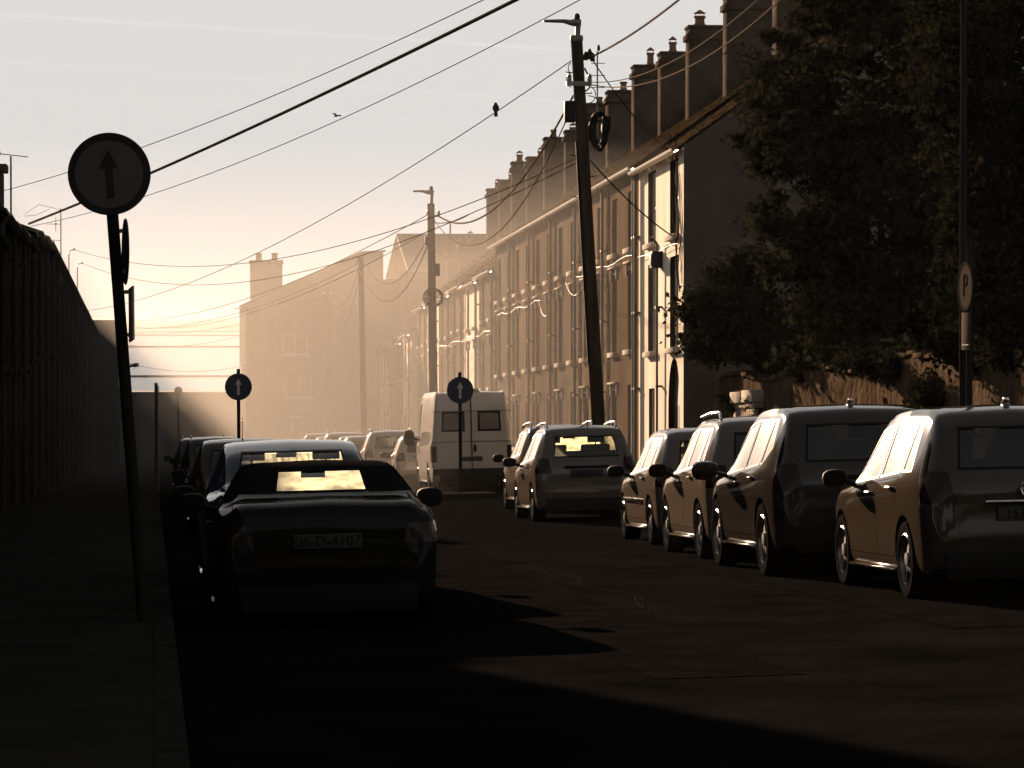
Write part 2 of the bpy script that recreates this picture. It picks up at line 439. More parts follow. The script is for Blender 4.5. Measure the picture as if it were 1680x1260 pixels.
# ------------------------------------------------------------------ houses
def facade(mb, w, z0, z1, ops, x=0.0, deep=.16, rv=None):
    ys = sorted(set([0.004, w - .004] + [o[0] for o in ops] + [o[1] for o in ops]))
    zs = sorted(set([z0, z1] + [o[2] for o in ops] + [o[3] for o in ops]))
    for i in range(len(ys) - 1):
        for j in range(len(zs) - 1):
            cy, cz = (ys[i] + ys[i + 1]) / 2, (zs[j] + zs[j + 1]) / 2
            if any(o[0] < cy < o[1] and o[2] < cz < o[3] for o in ops): continue
            mb.add([(x, ys[i], zs[j]), (x, ys[i + 1], zs[j]), (x, ys[i + 1], zs[j + 1]), (x, ys[i], zs[j + 1])], [(0, 1, 2, 3)])
    for (a, b, c, d) in ops:
        X = x + deep
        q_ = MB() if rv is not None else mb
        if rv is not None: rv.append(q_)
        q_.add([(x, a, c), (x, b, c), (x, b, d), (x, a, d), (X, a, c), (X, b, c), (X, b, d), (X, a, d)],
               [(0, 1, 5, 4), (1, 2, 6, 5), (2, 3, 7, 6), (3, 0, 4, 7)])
def slate_roof(mb, w, xe, ze, xr, zr, seed, rows=17, oh=.16):
    """stepped courses of slates from the eave (xe, ze) up to the ridge (xr, zr)"""
    r_ = random.Random(seed)
    ux, uz = xr - xe, zr - ze; ln = math.hypot(ux, uz); ux /= ln; uz /= ln
    nx, nz = -uz, ux
    if nz < 0: nx, nz = -nx, -nz
    ncol = max(2, int(w / .42))
    sag = [r_.uniform(-.03, .03) for _ in range(ncol + 1)]
    for i in range(rows):
        a = -oh + (ln + oh) * i / rows; b = -oh + (ln + oh) * (i + 1) / rows + .02
        for k in range(ncol):
            y0, y1 = w * k / ncol + .004, w * (k + 1) / ncol - .004
            t0 = .035 + r_.uniform(-.010, .014); t1 = .012 + r_.uniform(-.004, .004)
            if r_.random() < .04: t0 += .03
            s0 = (sag[k] + sag[k + 1]) / 2 * .6
            q = []
            for (t, h) in ((a, t0 + s0), (b, t1 + s0)):
                for y in (y0, y1): q.append((xe + ux * t + nx * h, y, ze + uz * t + nz * h))
            q2 = [(xe + ux * a, y0, ze + uz * a - .02), (xe + ux * a, y1, ze + uz * a - .02)]
            mb.add(q + q2, [(0, 1, 3, 2), (4, 5, 1, 0)])
            if k in (0, ncol - 1):
                yy = y0 if k == 0 else y1
                mb.add([(xe + ux * a, yy, ze + uz * a - .06), (xe + ux * b, yy, ze + uz * b - .06), (xe + ux * b + nx * t1, yy, ze + uz * b + nz * t1), (xe + ux * a + nx * t0, yy, ze + uz * a + nz * t0)], [(0, 1, 2, 3)])
def chimney(parent, xr, zr, y, seed, wx=1.7, wy=.72, up=1.75, pots=3, mirror=False, shear=SL):
    r_ = random.Random(seed)
    mb = MB(); bx0, bx1 = xr - wx / 2, xr + wx / 2
    mb.box(bx0, bx1, y - wy / 2, y + wy / 2, zr - 1.2, zr + up)
    mb.box(bx0 - .07, bx1 + .07, y - wy / 2 - .07, y + wy / 2 + .07, zr + up - .34, zr + up - .16)
    mb.box(bx0 - .035, bx1 + .035, y - wy / 2 - .035, y + wy / 2 + .035, zr + up + .002, zr + up + .09)
    c = mb.build('chimney', M['stack'], parent, bevel=.02, shear=shear, mirror=mirror)
    for i in range(pots):
        px_ = bx0 + wx * (i + .5) / pots + r_.uniform(-.05, .05); h = r_.choice((.25, .32, .42, .3)); rr = r_.choice((.13, .15, .17))
        p = MB().lathe([(rr * .95, 0), (rr * 1.05, .05), (rr * .85, .1), (rr * .8, h - .08), (rr, h - .05), (rr, h), (rr * .7, h), (rr * .7, h - .1)], (px_, y, zr + up + .08), 'z', 12)
        if r_.random() < .4:
            p.lathe([(.012, 0), (.012, .16)], (px_ + rr * .7, y, zr + up + h), 'z', 5).lathe([(.012, 0), (.012, .16)], (px_ - rr * .7, y, zr + up + h), 'z', 5)
            p.lathe([(rr * 1.1, .16), (.02, .26)], (px_, y, zr + up + h), 'z', 10)
        p.build('chimney_pot', M['pot'], c, smooth=.7, shear=shear, mirror=mirror)
    return c
def window(parent, y0, y1, z0, z1, mirror, deep=.15, sill=True, hood=False, bars=1, sillm=None):
    f = MB(); t = .07
    f.box(deep - .03, deep + .05, y0, y0 + t, z0, z1).box(deep - .03, deep + .05, y1 - t, y1, z0, z1)
    f.box(deep - .028, deep + .05, y0 + t, y1 - t, z0, z0 + t).box(deep - .028, deep + .05, y0 + t, y1 - t, z1 - t, z1)
    zm = (z0 + z1) / 2
    f.box(deep - .04, deep + .05, y0 + t, y1 - t, zm - .03, zm + .03)
    for i in range(bars):
        yb = y0 + (y1 - y0) * (i + 1) / (bars + 1)
        f.box(deep - .015, deep + .05, yb - .018, yb + .018, z0 + t, zm - .03).box(deep - .015, deep + .05, yb - .018, yb + .018, zm + .03, z1 - t)
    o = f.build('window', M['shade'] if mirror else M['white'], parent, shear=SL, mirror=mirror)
    MB().box(deep + .02, deep + .035, y0 + .03, y1 - .03, z0 + .03, z1 - .03).build('pane', M['pane'], o, shear=SL, mirror=mirror)
    if sill:
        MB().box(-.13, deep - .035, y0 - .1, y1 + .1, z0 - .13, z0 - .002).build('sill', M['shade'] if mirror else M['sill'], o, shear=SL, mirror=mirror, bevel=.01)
    if hood:
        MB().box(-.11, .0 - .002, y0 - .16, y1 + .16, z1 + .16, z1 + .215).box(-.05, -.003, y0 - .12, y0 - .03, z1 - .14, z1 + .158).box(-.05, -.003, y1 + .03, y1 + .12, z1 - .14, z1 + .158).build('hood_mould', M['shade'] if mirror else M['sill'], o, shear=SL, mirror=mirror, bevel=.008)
    return o
def door(parent, y0, y1, z0, z1, mirror, m=None, fan=True):
    d = MB(); zt = z1 - .45 if fan else z1
    d.box(.12, .17, y0 + .06, y1 - .06, z0, zt - .05)
    for (za, zb) in ((z0 + .15, z0 + .85), (z0 + 1.0, zt - .25)):
        for (ya, yb) in ((y0 + .16, (y0 + y1) / 2 - .06), ((y0 + y1) / 2 + .06, y1 - .16)):
            d.box(.105, .119, ya, yb, za, zb)
    o = d.build('door', m or M['door'], parent, shear=SL, mirror=mirror, bevel=.008)
    fr = MB().box(.08, .18, y0, y0 + .058, z0, z1).box(.08, .18, y1 - .058, y1, z0, z1).box(.08, .18, y0 + .06, y1 - .06, zt - .048, zt)
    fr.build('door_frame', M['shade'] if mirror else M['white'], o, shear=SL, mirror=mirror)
    if fan: MB().box(.13, .145, y0 + .05, y1 - .05, zt, z1).build('fanlight', M['pane'], o, shear=SL, mirror=mirror)
    MB().lathe([(.012, 0), (.035, -.03), (.035, -.05), (.012, -.065)], (.105, y1 - .2, z0 + 1.05), 'x', 10).build('door_handle', M['chrome'], o, shear=SL, mirror=mirror)
    MB().box(-.35, .12, y0 - .05, y1 + .05, z0 - .5, z0 - .005).build('doorstep', M['kerb'], parent, shear=SL, mirror=mirror, bevel=.015)
def quoins(parent, yc, z0, z1, mirror):
    q = MB(); i = 0; z = z0
    while z < z1 - .1:
        hw = .24 if i % 2 else .14
        q.box(-.035, -.002, yc - hw, yc + hw, z + .01, min(z + .38, z1)); z += .4; i += 1
    return q.build('quoins', M['quoin'], parent, shear=SL, mirror=mirror, bevel=.01)
def pipe(parent, y, z0, z1, mirror, m=None, r=.045):
    p = MB().tube([(-.12, y, z0), (-.12, y, z1)], r, 8)
    z = z0 + .6
    while z < z1: p.box(-.17, -.003, y - .06, y + .06, z, z + .05); z += 1.9
    p.tube([(-.12, y, z1 - .01), (-.24, y, z1 + .15)], r, 8)
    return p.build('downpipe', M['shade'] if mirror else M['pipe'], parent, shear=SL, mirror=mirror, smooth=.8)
def gutter(parent, w, ze, mirror, m=None, xo=-.2):
    g = MB(); n = 7; r = .095; vs = []
    prof = [(xo + r * math.cos(math.pi + math.pi * k / n), ze + r * math.sin(math.pi + math.pi * k / n)) for k in range(n + 1)] + [(xo + (r - .012) * math.cos(2 * math.pi - math.pi * k / n), ze + (r - .012) * math.sin(2 * math.pi - math.pi * k / n)) for k in range(n + 1)]
    g.prism(prof, 'y', .01, w - .01)
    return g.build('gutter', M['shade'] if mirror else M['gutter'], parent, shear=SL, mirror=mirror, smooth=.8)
def shell(w, eave, ridge, depth, ops, rv=None):
    mb = MB()
    facade(mb, w, -.9, eave, ops, rv=rv)
    xr = depth / 2
    g = [(0, -.9), (0, eave), (xr, ridge), (depth, eave), (depth, -.9)]
    for y in (.004, w - .004): mb.add([(x, y, z) for x, z in g], [(0, 1, 2, 3, 4)])
    mb.add([(depth, .004, -.9), (depth, w - .004, -.9), (depth, w - .004, eave), (depth, .004, eave)], [(0, 1, 2, 3)])
    return mb
def house_parts(root, w, eave, ridge, depth, style, wallm, seed, mirror=False, detail=True):
    r_ = random.Random(seed)
    ops = []; wins = []; dr = None
    if style == 'A':
        c1, c2 = w * .25, w * .75
        for c in (c1, c2):
            wins += [(c - .5, c + .5, 6.1, 7.55, False), (c - .5, c + .5, 3.5, 5.55, True)]
        wins.append((c2 - .55, c2 + .55, .95, 2.5, True)); dr = (c1 - .52, c1 + .52, .12, 2.6)
    elif style == 'B':
        c1, c2 = w * .25, w * .74
        for c in (c1, c2):
            wins += [(c - .48, c + .48, eave - 1.75, eave - .25, False), (c - .48, c + .48, 3.1, 4.8, r_.random() < .5)]
        wins.append((c2 - .6, c2 + .6, .95, 2.4, False)); dr = (c1 - .5, c1 + .5, .12, 2.5)
    else:
        c1, c2 = w * .25, w * .72
        for c in (c1, c2): wins.append((c - .48, c + .48, 4.1, 5.8, False))
        wins.append((c2 - .55, c2 + .55, .95, 2.4, False)); dr = (c1 - .48, c1 + .48, .12, 2.35)
    ops = [o[:4] for o in wins] + [dr]
    rv = []
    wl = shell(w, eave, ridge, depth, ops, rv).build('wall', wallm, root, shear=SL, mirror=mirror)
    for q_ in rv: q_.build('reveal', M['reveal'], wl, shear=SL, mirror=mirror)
    rf = MB()
    if mirror: rf.prism([(-.2, eave - .07), (-.2, eave + .0), (depth / 2, ridge + .04), (depth / 2, ridge - .05)], 'y', .004, w - .004)
    else: slate_roof(rf, w, 0, eave, depth / 2, ridge, seed)
    sl = (ridge - eave) / (depth / 2)
    rf.prism([(depth / 2 - .02, ridge + .02), (depth + .2, eave - .2 * sl + .02), (depth + .2, eave - .2 * sl - .06), (depth / 2 - .02, ridge - .07)], 'y', .004, w - .004)
    yy = .01
    while yy < w - .1:
        rf.prism([(depth / 2 - .13, ridge - .03), (depth / 2 - .05, ridge + .07), (depth / 2 + .05, ridge + .07), (depth / 2 + .13, ridge - .03)], 'y', yy, min(yy + .44, w - .01)); yy += .45
    rf.build('roof', M['slate'] if not mirror else M['slate_plain'], root, shear=SL, mirror=mirror)
    for (a, b, c, d, h) in wins: window(root, a, b, c, d, mirror, hood=h, bars=1 if detail else 0)
    door(root, *dr, mirror, m=M['door'] if mirror else r_.choice((M['door'], M['door'], M['white'])))
    gutter(root, w, eave - .1, mirror)
    pipe(root, .12, -.05, eave - .3, mirror)
    if style == 'A': quoins(root, w - .3, .1, eave - .25, mirror)
    chimney(root, depth / 2, ridge, w - .02, seed, up=r_.uniform(1.6, 2.0), pots=r_.choice((2, 2, 3, 3)), wx=r_.uniform(2.1, 2.5), mirror=mirror)
XR = 12.17
GR = 'terraced houses on the sunlit side of the street'
# the pale corner house with its arched carriage door
hn = empty('corner_house', (XR, 79.2, G(XR, 79.2)))
tag(hn, 'pale rendered corner house with an arched doorway and a broad dark gable', 'house', GR)
W0, E0, RG0, D0 = 7.4, 8.0, 11.1, 8.6
cy = [1.45, 5.1]
wn = [(c - .66, c + .66, 6.0, 7.75) for c in cy] + [(c - .66, c + .66, 3.35, 5.5) for c in cy]
ad = (.55, 2.35, .1, 3.1); sd_ = (4.6, 5.6, .1, 2.45)
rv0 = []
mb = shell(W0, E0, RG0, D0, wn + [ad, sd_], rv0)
ycn = (ad[0] + ad[1]) / 2
prev_y, prev_z = ad[0], 2.0
for i in range(1, 9):                                            # spandrels of the pointed arch
    for sg in (-1, 1):
        t0, t1 = (i - 1) / 8, i / 8
        za, zb = 1.9 + 1.2 * math.sin(t0 * math.pi / 2), 1.9 + 1.2 * math.sin(t1 * math.pi / 2)
        wa, wb = .90 * math.cos(t0 * math.pi / 2) ** .8, .90 * max(0, math.cos(t1 * math.pi / 2)) ** .8
        mb.add([(0, ycn + sg * .9, za), (0, ycn + sg * wa, za), (0, ycn + sg * wb, zb), (0, ycn + sg * .9, zb), (.158, ycn + sg * .9, za), (.158, ycn + sg * wa, za), (.158, ycn + sg * wb, zb), (.158, ycn + sg * .9, zb)],
               [(0, 1, 2, 3), (4, 5, 6, 7)])
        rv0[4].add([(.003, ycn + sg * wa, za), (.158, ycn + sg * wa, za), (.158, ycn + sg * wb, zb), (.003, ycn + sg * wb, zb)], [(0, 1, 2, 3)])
wl0 = mb.build('wall', M['cream'], hn, shear=SL)
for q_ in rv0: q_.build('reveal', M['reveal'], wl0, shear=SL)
gb = MB().prism([(.0, -.9), (.0, E0 - .05), (D0 / 2, RG0 - .04), (D0, E0 - .05), (D0, -.9)], 'y', -.03, .0)
gb.build('gable_wall', M['gable'], hn)
rf = MB(); slate_roof(rf, W0, 0, E0, D0 / 2, RG0, 3, rows=17)
sl = (RG0 - E0) / (D0 / 2)
rf.prism([(D0 / 2 - .02, RG0 + .02), (D0 + .2, E0 - .2 * sl + .02), (D0 + .2, E0 - .2 * sl - .06), (D0 / 2 - .02, RG0 - .07)], 'y', -.05, W0 - .004)
yy = -.04
while yy < W0 - .1:
    rf.prism([(D0 / 2 - .13, RG0 - .03), (D0 / 2 - .05, RG0 + .07), (D0 / 2 + .05, RG0 + .07), (D0 / 2 + .13, RG0 - .03)], 'y', yy, min(yy + .44, W0 - .01)); yy += .45
rf.build('roof', M['slate'], hn, shear=SL)
for (a, b, c, d) in wn: window(hn, a, b, c, d, False)
door(hn, *sd_, False, fan=False)
ap = [(ad[0] + .03, .1), (ad[1] - .03, .1)] + [(ycn + .88 * math.cos(t * math.pi / 16) ** .8 if t < 8 else ycn, 1.9 + 1.2 * math.sin(t * math.pi / 16)) for t in range(0, 9)] + [(ycn - .88 * math.cos(t * math.pi / 16) ** .8, 1.9 + 1.2 * math.sin(t * math.pi / 16)) for t in range(7, -1, -1)]
dd = MB().prism(ap, 'x', .13, .17)
for k in range(7): dd.box(.122, .129, ad[0] + .12 + k * .25, ad[0] + .135 + k * .25, .15, 2.0)
dd = dd.build('arched_door', M['door'], hn, shear=SL)
MB().lathe([(.015, 0), (.04, -.03), (.04, -.05), (.012, -.07)], (.12, ad[1] - .25, 1.2), 'x', 10).build('door_handle', M['chrome'], dd, shear=SL)
gutter(hn, W0, E0 - .1, False)
pipe(hn, W0 - .25, -.05, E0 - .3, False)
pipe(hn, 3.4, -.05, 5.9, False, r=.03)
sv = MB()                                                        # wiry creeper stems against the upper wall
for k in range(7):
    y0 = .25 + .16 * k; z = 4.6 + .25 * k; pts = []
    for j in range(9):
        pts.append((-.05 - .03 * math.sin(j), y0 + .10 * math.sin(j * .8 + k) + .07 * j * (1 if k % 2 else -.4), z + j * .34))
    sv.tube(pts, [.016 * (1 - j / 12) for j in range(9)], 5)
sv.build('creeper_stem', M['bark'], hn)
bx = MB().box(-.25, -.003, 3.3, 3.75, 5.2, 5.6).box(-.27, -.252, 3.36, 3.69, 5.26, 5.54)
bx.build('junction_box', M['black'], hn, bevel=.01)
chimney(hn, D0 / 2, RG0, W0 - .02, 5, up=1.9, pots=4)
# block A: six three-storey houses; each house carries the stack on its far party wall
HW = 6.13
LOOKA = ['brown rendered', 'pale ochre rendered', 'grey rendered', 'dull brown rendered', 'ochre rendered', 'grey rendered']
wm = [M['tan'], M['ochre'], M['grey'], M['tan'], M['ochre'], M['grey']]
for i in range(6):
    Y0 = 86.6 + i * HW
    h = empty('terraced_house', (XR, Y0, G(XR, Y0)))
    tag(h, '%s three-storey house with toothed quoins, %s down from the pale corner house' % (LOOKA[i], ORD[i]), 'house', GR)
    house_parts(h, HW, 8.15, 11.2, D0, 'A', wm[i], 20 + i)
# block B: six lower houses
for i in range(6):
    Y0 = 86.6 + (6 + i) * HW
    h = empty('terraced_house', (XR, Y0, G(XR, Y0)))
    tag(h, 'hazy pale terraced house with a lower roof, %s house down from the pale corner house' % ORD[6 + i], 'house', GR)
    house_parts(h, HW, 7.35 - .12 * (i % 2), 11.0, D0, 'B', [M['grey'], M['cream'], M['ochre']][i % 3], 40 + i, detail=False)
YC = 86.6 + 12 * HW
for i in range(4):
    Y0 = YC + i * 5.6; X_ = XR - .25
    h = empty('cottage', (X_, Y0, G(X_, Y0)))
    tag(h, 'low hazy cottage beyond the tall terrace, %s cottage before the big gable' % ['farthest', 'third', 'second', 'last'][i] if i else 'low hazy cottage built against the end of the tall terrace', 'house', GR)
    house_parts(h, 5.6, 6.2 - .25 * (i % 2), 8.9, 7.6, 'C', [M['cream'], M['grey'], M['ochre'], M['cream']][i], 60 + i, detail=False)
# house with the tall half gable that closes the view, and its massive chimney
YD = 185.0; XD = 4.95
hd = empty('gabled_house', (XD, YD, G(XD, YD)))
tag(hd, 'tall hazy house facing up the street with a half gable and a massive chimney', 'house')
wD = 7.3; eD, rD = 8.55, 11.35
mb = MB()
gp = [(0, -1), (wD, -1), (wD, rD - .7), (wD, rD), (wD - 1.2, rD - .1), (0, eD)]
opsD = [(1.9, 3.3, 5.9, 7.0), (2.4, 3.6, 1.2, 2.6), (2.1, 3.5, 3.6, 4.8)]
# gable front with openings, split into vertical strips
xs = sorted(set([0, wD - 1.2, wD] + [o[0] for o in opsD] + [o[1] for o in opsD]))
def topz(x): return eD + (rD - .1 - eD) * x / (wD - 1.2) if x < wD - 1.2 else rD - .1 + .1 * (x - wD + 1.2) / 1.2
for i in range(len(xs) - 1):
    a, b = xs[i], xs[i + 1]
    zz = [-1]
    for o in opsD:
        if o[0] <= a and b <= o[1]: zz += [o[2], o[3]]
    zz = sorted(zz)
    segs = []
    for k in range(0, len(zz), 2):
        lo = zz[k]; hi = zz[k + 1] if k + 1 < len(zz) else None
        segs.append((lo, hi))
    for lo, hi in segs:
        if hi is None: mb.add([(a, 0, lo), (b, 0, lo), (b, 0, topz(b)), (a, 0, topz(a))], [(0, 1, 2, 3)])
        else: mb.add([(a, 0, lo), (b, 0, lo), (b, 0, hi), (a, 0, hi)], [(0, 1, 2, 3)])
for (a, b, c, d) in opsD:
    mb.add([(a, 0, c), (b, 0, c), (b, 0, d), (a, 0, d), (a, .15, c), (b, .15, c), (b, .15, d), (a, .15, d)], [(0, 1, 5, 4), (1, 2, 6, 5), (2, 3, 7, 6), (3, 0, 4, 7)])
mb.add([(0, 0, -1), (0, 14, -1), (0, 14, eD), (0, 0, eD)], [(0, 1, 2, 3)])
mb.add([(wD, 0, -1), (wD, 14, -1), (wD, 14, rD), (wD, 0, rD)], [(0, 1, 2, 3)])
mb.add([(0, 14, -1), (wD, 14, -1), (wD, 14, rD), (wD - 1.2, 14, rD - .1), (0, 14, eD)], [(0, 1, 2, 3, 4)])
mb.build('wall', M['grey'], hd)
rf = MB().prism([(-.35, eD - .14), (wD - 1.2, rD - .08), (wD + .12, rD + .03), (wD + .12, rD + .12), (wD - 1.2, rD + .04), (-.35, eD - .02)], 'y', -.25, 14.2)
rf.build('roof', M['slate_plain'], hd)
c_ = MB().box(.25, 1.95, .35, 1.25, eD - .2, 10.85).box(.19, 2.01, .29, 1.31, 10.72, 10.84).box(.21, 1.99, .31, 1.29, 10.852, 10.93).build('chimney', M['stack'], hd, bevel=.02)
for px_ in (.7, 1.55): MB().lathe([(.17, 0), (.15, .3), (.18, .34), (.18, .4)], (px_, .8, 10.92), 'z', 12).build('chimney_pot', M['pot'], c_, smooth=.7)
for (a, b, c, d) in opsD:
    f = MB().box(a, a + .07, .10, .17, c, d).box(b - .07, b, .10, .17, c, d).box(a + .07, b - .07, .10, .17, c, c + .07).box(a + .07, b - .07, .10, .17, d - .07, d).box((a + b) / 2 - .03, (a + b) / 2 + .03, .09, .17, c + .07, d - .07)
    f = f.build('window', M['white'], hd)
    MB().box(a + .03, b - .03, .13, .145, c + .03, d - .03).build('pane', M['pane'], f)
    MB().box(a - .08, b + .08, -.1, .09, c - .14, c - .002).build('sill', M['sill'], f)
MB().tube([(.35, -.1, -.5), (.35, -.1, eD - .4), (.0, -.1, eD - .1)], .05, 8).build('downpipe', M['pipe'], hd)
MB().box(-.22, -.003, 1.5, 2.1, 3.9, 5.3).box(-.3, -.003, 3.2, 3.9, 1.8, 2.3).build('wall_sign', M['signwhite'], hd)
MB().prism([(-.26, eD - .2), (-.36, eD - .12), (-.36, eD - .06), (-.24, eD - .06)], 'y', -.2, 14.1).build('gutter', M['gutter'], hd)
# tall house behind with its ridge across the view
XE, YB = 13.6, 181.5
he = empty('tall_house', (XE, YB + 1, G(XE, YB)))
tag(he, 'big hazy slate roofed house rising behind the low cottages', 'house')
MB().prism([(2.6, -1), (2.6, 9.9), (11.5, 12.1), (20, 9.9), (20, -1)], 'x', 0, 9).build('wall', M['tan'], he)
MB().prism([(1.9, 9.9), (11.5, 12.2), (20.4, 9.9), (20.4, 9.98), (11.5, 12.28), (1.9, 9.98)], 'x', -.04, 9.3).build('roof', M['slate_plain'], he)
MB().prism([(4.2, -1), (4.2, 8.6), (9, 9.7), (14, 8.6), (14, -1)], 'x', -1.45, -.05).build('lean_to', M['tan'], he)
MB().tube([(3, 11.5, 12.2), (3, 11.5, 12.9)], .06, 6).build('flue_pipe', M['pipe'], he)
# ------------------------------------------------------------------ the dark terrace on the seaward side
XL = -2.95
LW = 5.6
proto = []
NL = 29
for v in range(3):
    root = empty('dark_terraced_house', (XL, 0, 0))
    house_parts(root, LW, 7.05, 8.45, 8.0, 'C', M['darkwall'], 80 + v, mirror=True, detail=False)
    proto.append(root)
YL0 = 16.4
for i in range(NL):
    Y0 = YL0 + i * LW
    h = proto[i % 3] if i < 3 else copy_tree(proto[i % 3])
    h.location = (XL, Y0, G(XL, Y0) - {5: 1.9, 6: 1.9, 7: 1.8, 8: 1.7, 9: 1.1, 10: 1.0, 11: .85, 12: .5, 13: .2}.get(i, 0))   # two lower houses let a sunbeam down to the kerb
    tag(h, 'dark shadowed terraced house, %s down the unlit row counting from the big round sign' % ORD[i], 'house', 'dark terraced houses on the shaded side of the street')
YX = YL0 + NL * LW
hx = empty('end_house', (-1.75, YX + .3, G(-1.75, YX)))
tag(hx, 'flat topped dark house standing forward at the bottom of the unlit row', 'house')
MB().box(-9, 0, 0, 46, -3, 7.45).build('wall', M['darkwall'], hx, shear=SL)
MB().box(-9.1, .12, -.12, 46.1, 7.452, 7.66).build('parapet', M['stack'], hx, shear=SL)
for k in range(3):
    f = MB().box(.0 + .003, .05, 2.5 + k * 6, 3.6 + k * 6, 4.2, 5.8).build('window', M['white'], hx)
    MB().box(.052, .06, 2.6 + k * 6, 3.5 + k * 6, 4.3, 5.7).build('pane', M['pane'], f)
MB().box(.003, .06, 8, 9.1, 0, 2.2).build('door', M['door'], hx)
# stack breaking the eave line near the top of the unlit row
ck = empty('eave_chimney', (-3.55, 81.5, G(-3.5, 81.5) + 6.0))
tag(ck, 'short dark chimney breaking the eaves of the unlit terrace below a tall aerial', 'chimney')
MB().box(-.5, .12, -.4, .4, 0, 1.75).box(-.55, .22, -.46, .46, 1.752, 1.95).build('stack', M['stack'], ck, bevel=.03)
MB().lathe([(.16, 0), (.14, .3), (.17, .34)], (-.15, 0, 1.94), 'z', 12).build('chimney_pot', M['pot'], ck, smooth=.6)
# long low shed across the bottom of the street
sh = empty('harbour_shed', (-9, 226, G(0, 226)))
tag(sh, 'long dark low shed across the bottom of the street before the water', 'shed')
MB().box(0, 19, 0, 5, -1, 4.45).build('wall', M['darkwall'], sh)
MB().box(-.1, 19.1, -.1, 5.1, 4.452, 4.6).build('roof', M['slate_plain'], sh)
for k in range(3): MB().box(8.3 + k * 2.6, 9.7 + k * 2.6, -.05, -.003, .2, 2.6).build('shutter', M['pipe'], sh)
# ------------------------------------------------------------------ cars
def pchip(keys):
    xs = [k[0] for k in keys]; ys = [k[1] for k in keys]; n = len(xs)
    d = [(ys[i + 1] - ys[i]) / (xs[i + 1] - xs[i]) for i in range(n - 1)]
    m = [d[0]] + [0 if d[i - 1] * d[i] <= 0 else 2 * d[i - 1] * d[i] / (d[i - 1] + d[i]) for i in range(1, n - 1)] + [d[-1]]
    def f(x):
        if x <= xs[0]: return ys[0]
        if x >= xs[-1]: return ys[-1]
        i = 0
        while xs[i + 1] < x: i += 1
        h = xs[i + 1] - xs[i]; t = (x - xs[i]) / h
        return ((2 * t ** 3 - 3 * t * t + 1) * ys[i] + (t ** 3 - 2 * t * t + t) * h * m[i] + (-2 * t ** 3 + 3 * t * t) * ys[i + 1] + (t ** 3 - t * t) * h * m[i + 1])
    return f
def catmull(P, segs):
    out = []
    for i in range(len(P) - 1):
        p0 = P[i - 1] if i else P[0]; p1 = P[i]; p2 = P[i + 1]; p3 = P[i + 2] if i + 2 < len(P) else P[-1]
        for k in range(segs[i]):
            t = k / segs[i]
            out.append(tuple(.5 * (2 * p1[a] + (p2[a] - p0[a]) * t + (2 * p0[a] - 5 * p1[a] + 4 * p2[a] - p3[a]) * t * t + (3 * p1[a] - p0[a] - 3 * p2[a] + p3[a]) * t ** 3) for a in (0, 1)))
    out.append(P[-1])
    return out
T = {}
T['hatch'] = dict(
    top=[(0, .36), (.007, .56), (.026, .68), (.082, .905), (.118, .972), (.19, .998), (.30, 1.0), (.46, .985), (.58, .935), (.765, .645), (.81, .605), (.95, .50), (.985, .40), (1, .28)],
    belt=[(0, .33), (.01, .50), (.05, .60), (.12, .635), (.5, .585), (.78, .545), (.84, .53), (.95, .44), (1, .24)],
    rw=[(0, .86), (.05, .80), (.13, .72), (.3, .685), (.58, .69), (.76, .77), (.84, .84), (1, .8)],
    win=[[(.135, 0), (.222, 0), (.222, 1), (.168, 1)], [(.236, 0), (.425, 0), (.425, 1), (.236, 1)], [(.442, 0), (.70, 0), (.575, 1), (.442, 1)]],
    seams=(.232, .434, .715), rear=(.665, .885, .62, .20), screen=(.655, .925, .66, .5), axles=(.175, .80))
T['suv'] = dict(T['hatch'], win=[[(.128, .35), (.20, 0), (.225, 0), (.225, 1), (.17, 1)], [(.238, 0), (.425, 0), (.425, 1), (.238, 1)], [(.442, 0), (.70, 0), (.575, 1), (.442, 1)]])
T['saloon'] = dict(
    top=[(0, .44), (.008, .60), (.03, .675), (.12, .70), (.155, .72), (.265, .925), (.34, .985), (.44, 1.0), (.54, .975), (.70, .68), (.74, .645), (.95, .52), (.99, .40), (1, .3)],
    belt=[(0, .40), (.01, .53), (.05, .60), (.15, .63), (.5, .60), (.72, .575), (.84, .55), (.95, .46), (1, .26)],
    rw=[(0, .86), (.12, .84), (.17, .78), (.34, .71), (.54, .70), (.70, .78), (.78, .84), (1, .8)],
    win=[[(.235, 0), (.40, 0), (.40, 1), (.31, 1)], [(.415, 0), (.66, 0), (.545, 1), (.415, 1)]],
    seams=(.22, .408, .68), rear=(.735, .925, .60, .34), screen=(.69, .935, .66, .5), axles=(.20, .81))
T['roadster'] = dict(
    top=[(0, .42), (.006, .60), (.02, .73), (.06, .765), (.185, .78), (.215, .80), (.325, .955), (.40, .992), (.48, 1.0), (.55, .975), (.69, .76), (.73, .725), (.93, .60), (.985, .45), (1, .35)],
    belt=[(0, .38), (.008, .55), (.05, .66), (.2, .70), (.5, .675), (.72, .66), (.85, .60), (.95, .50), (1, .3)],
    rw=[(0, .86), (.1, .84), (.2, .82), (.32, .745), (.42, .71), (.54, .71), (.69, .80), (.78, .84), (1, .8)],
    win=[[(.40, 0), (.655, 0), (.565, 1), (.43, 1)]],
    seams=(.37, .70), rear=(.80, .945, .43, .40), screen=(.78, .95, .66, .5), axles=(.20, .79))
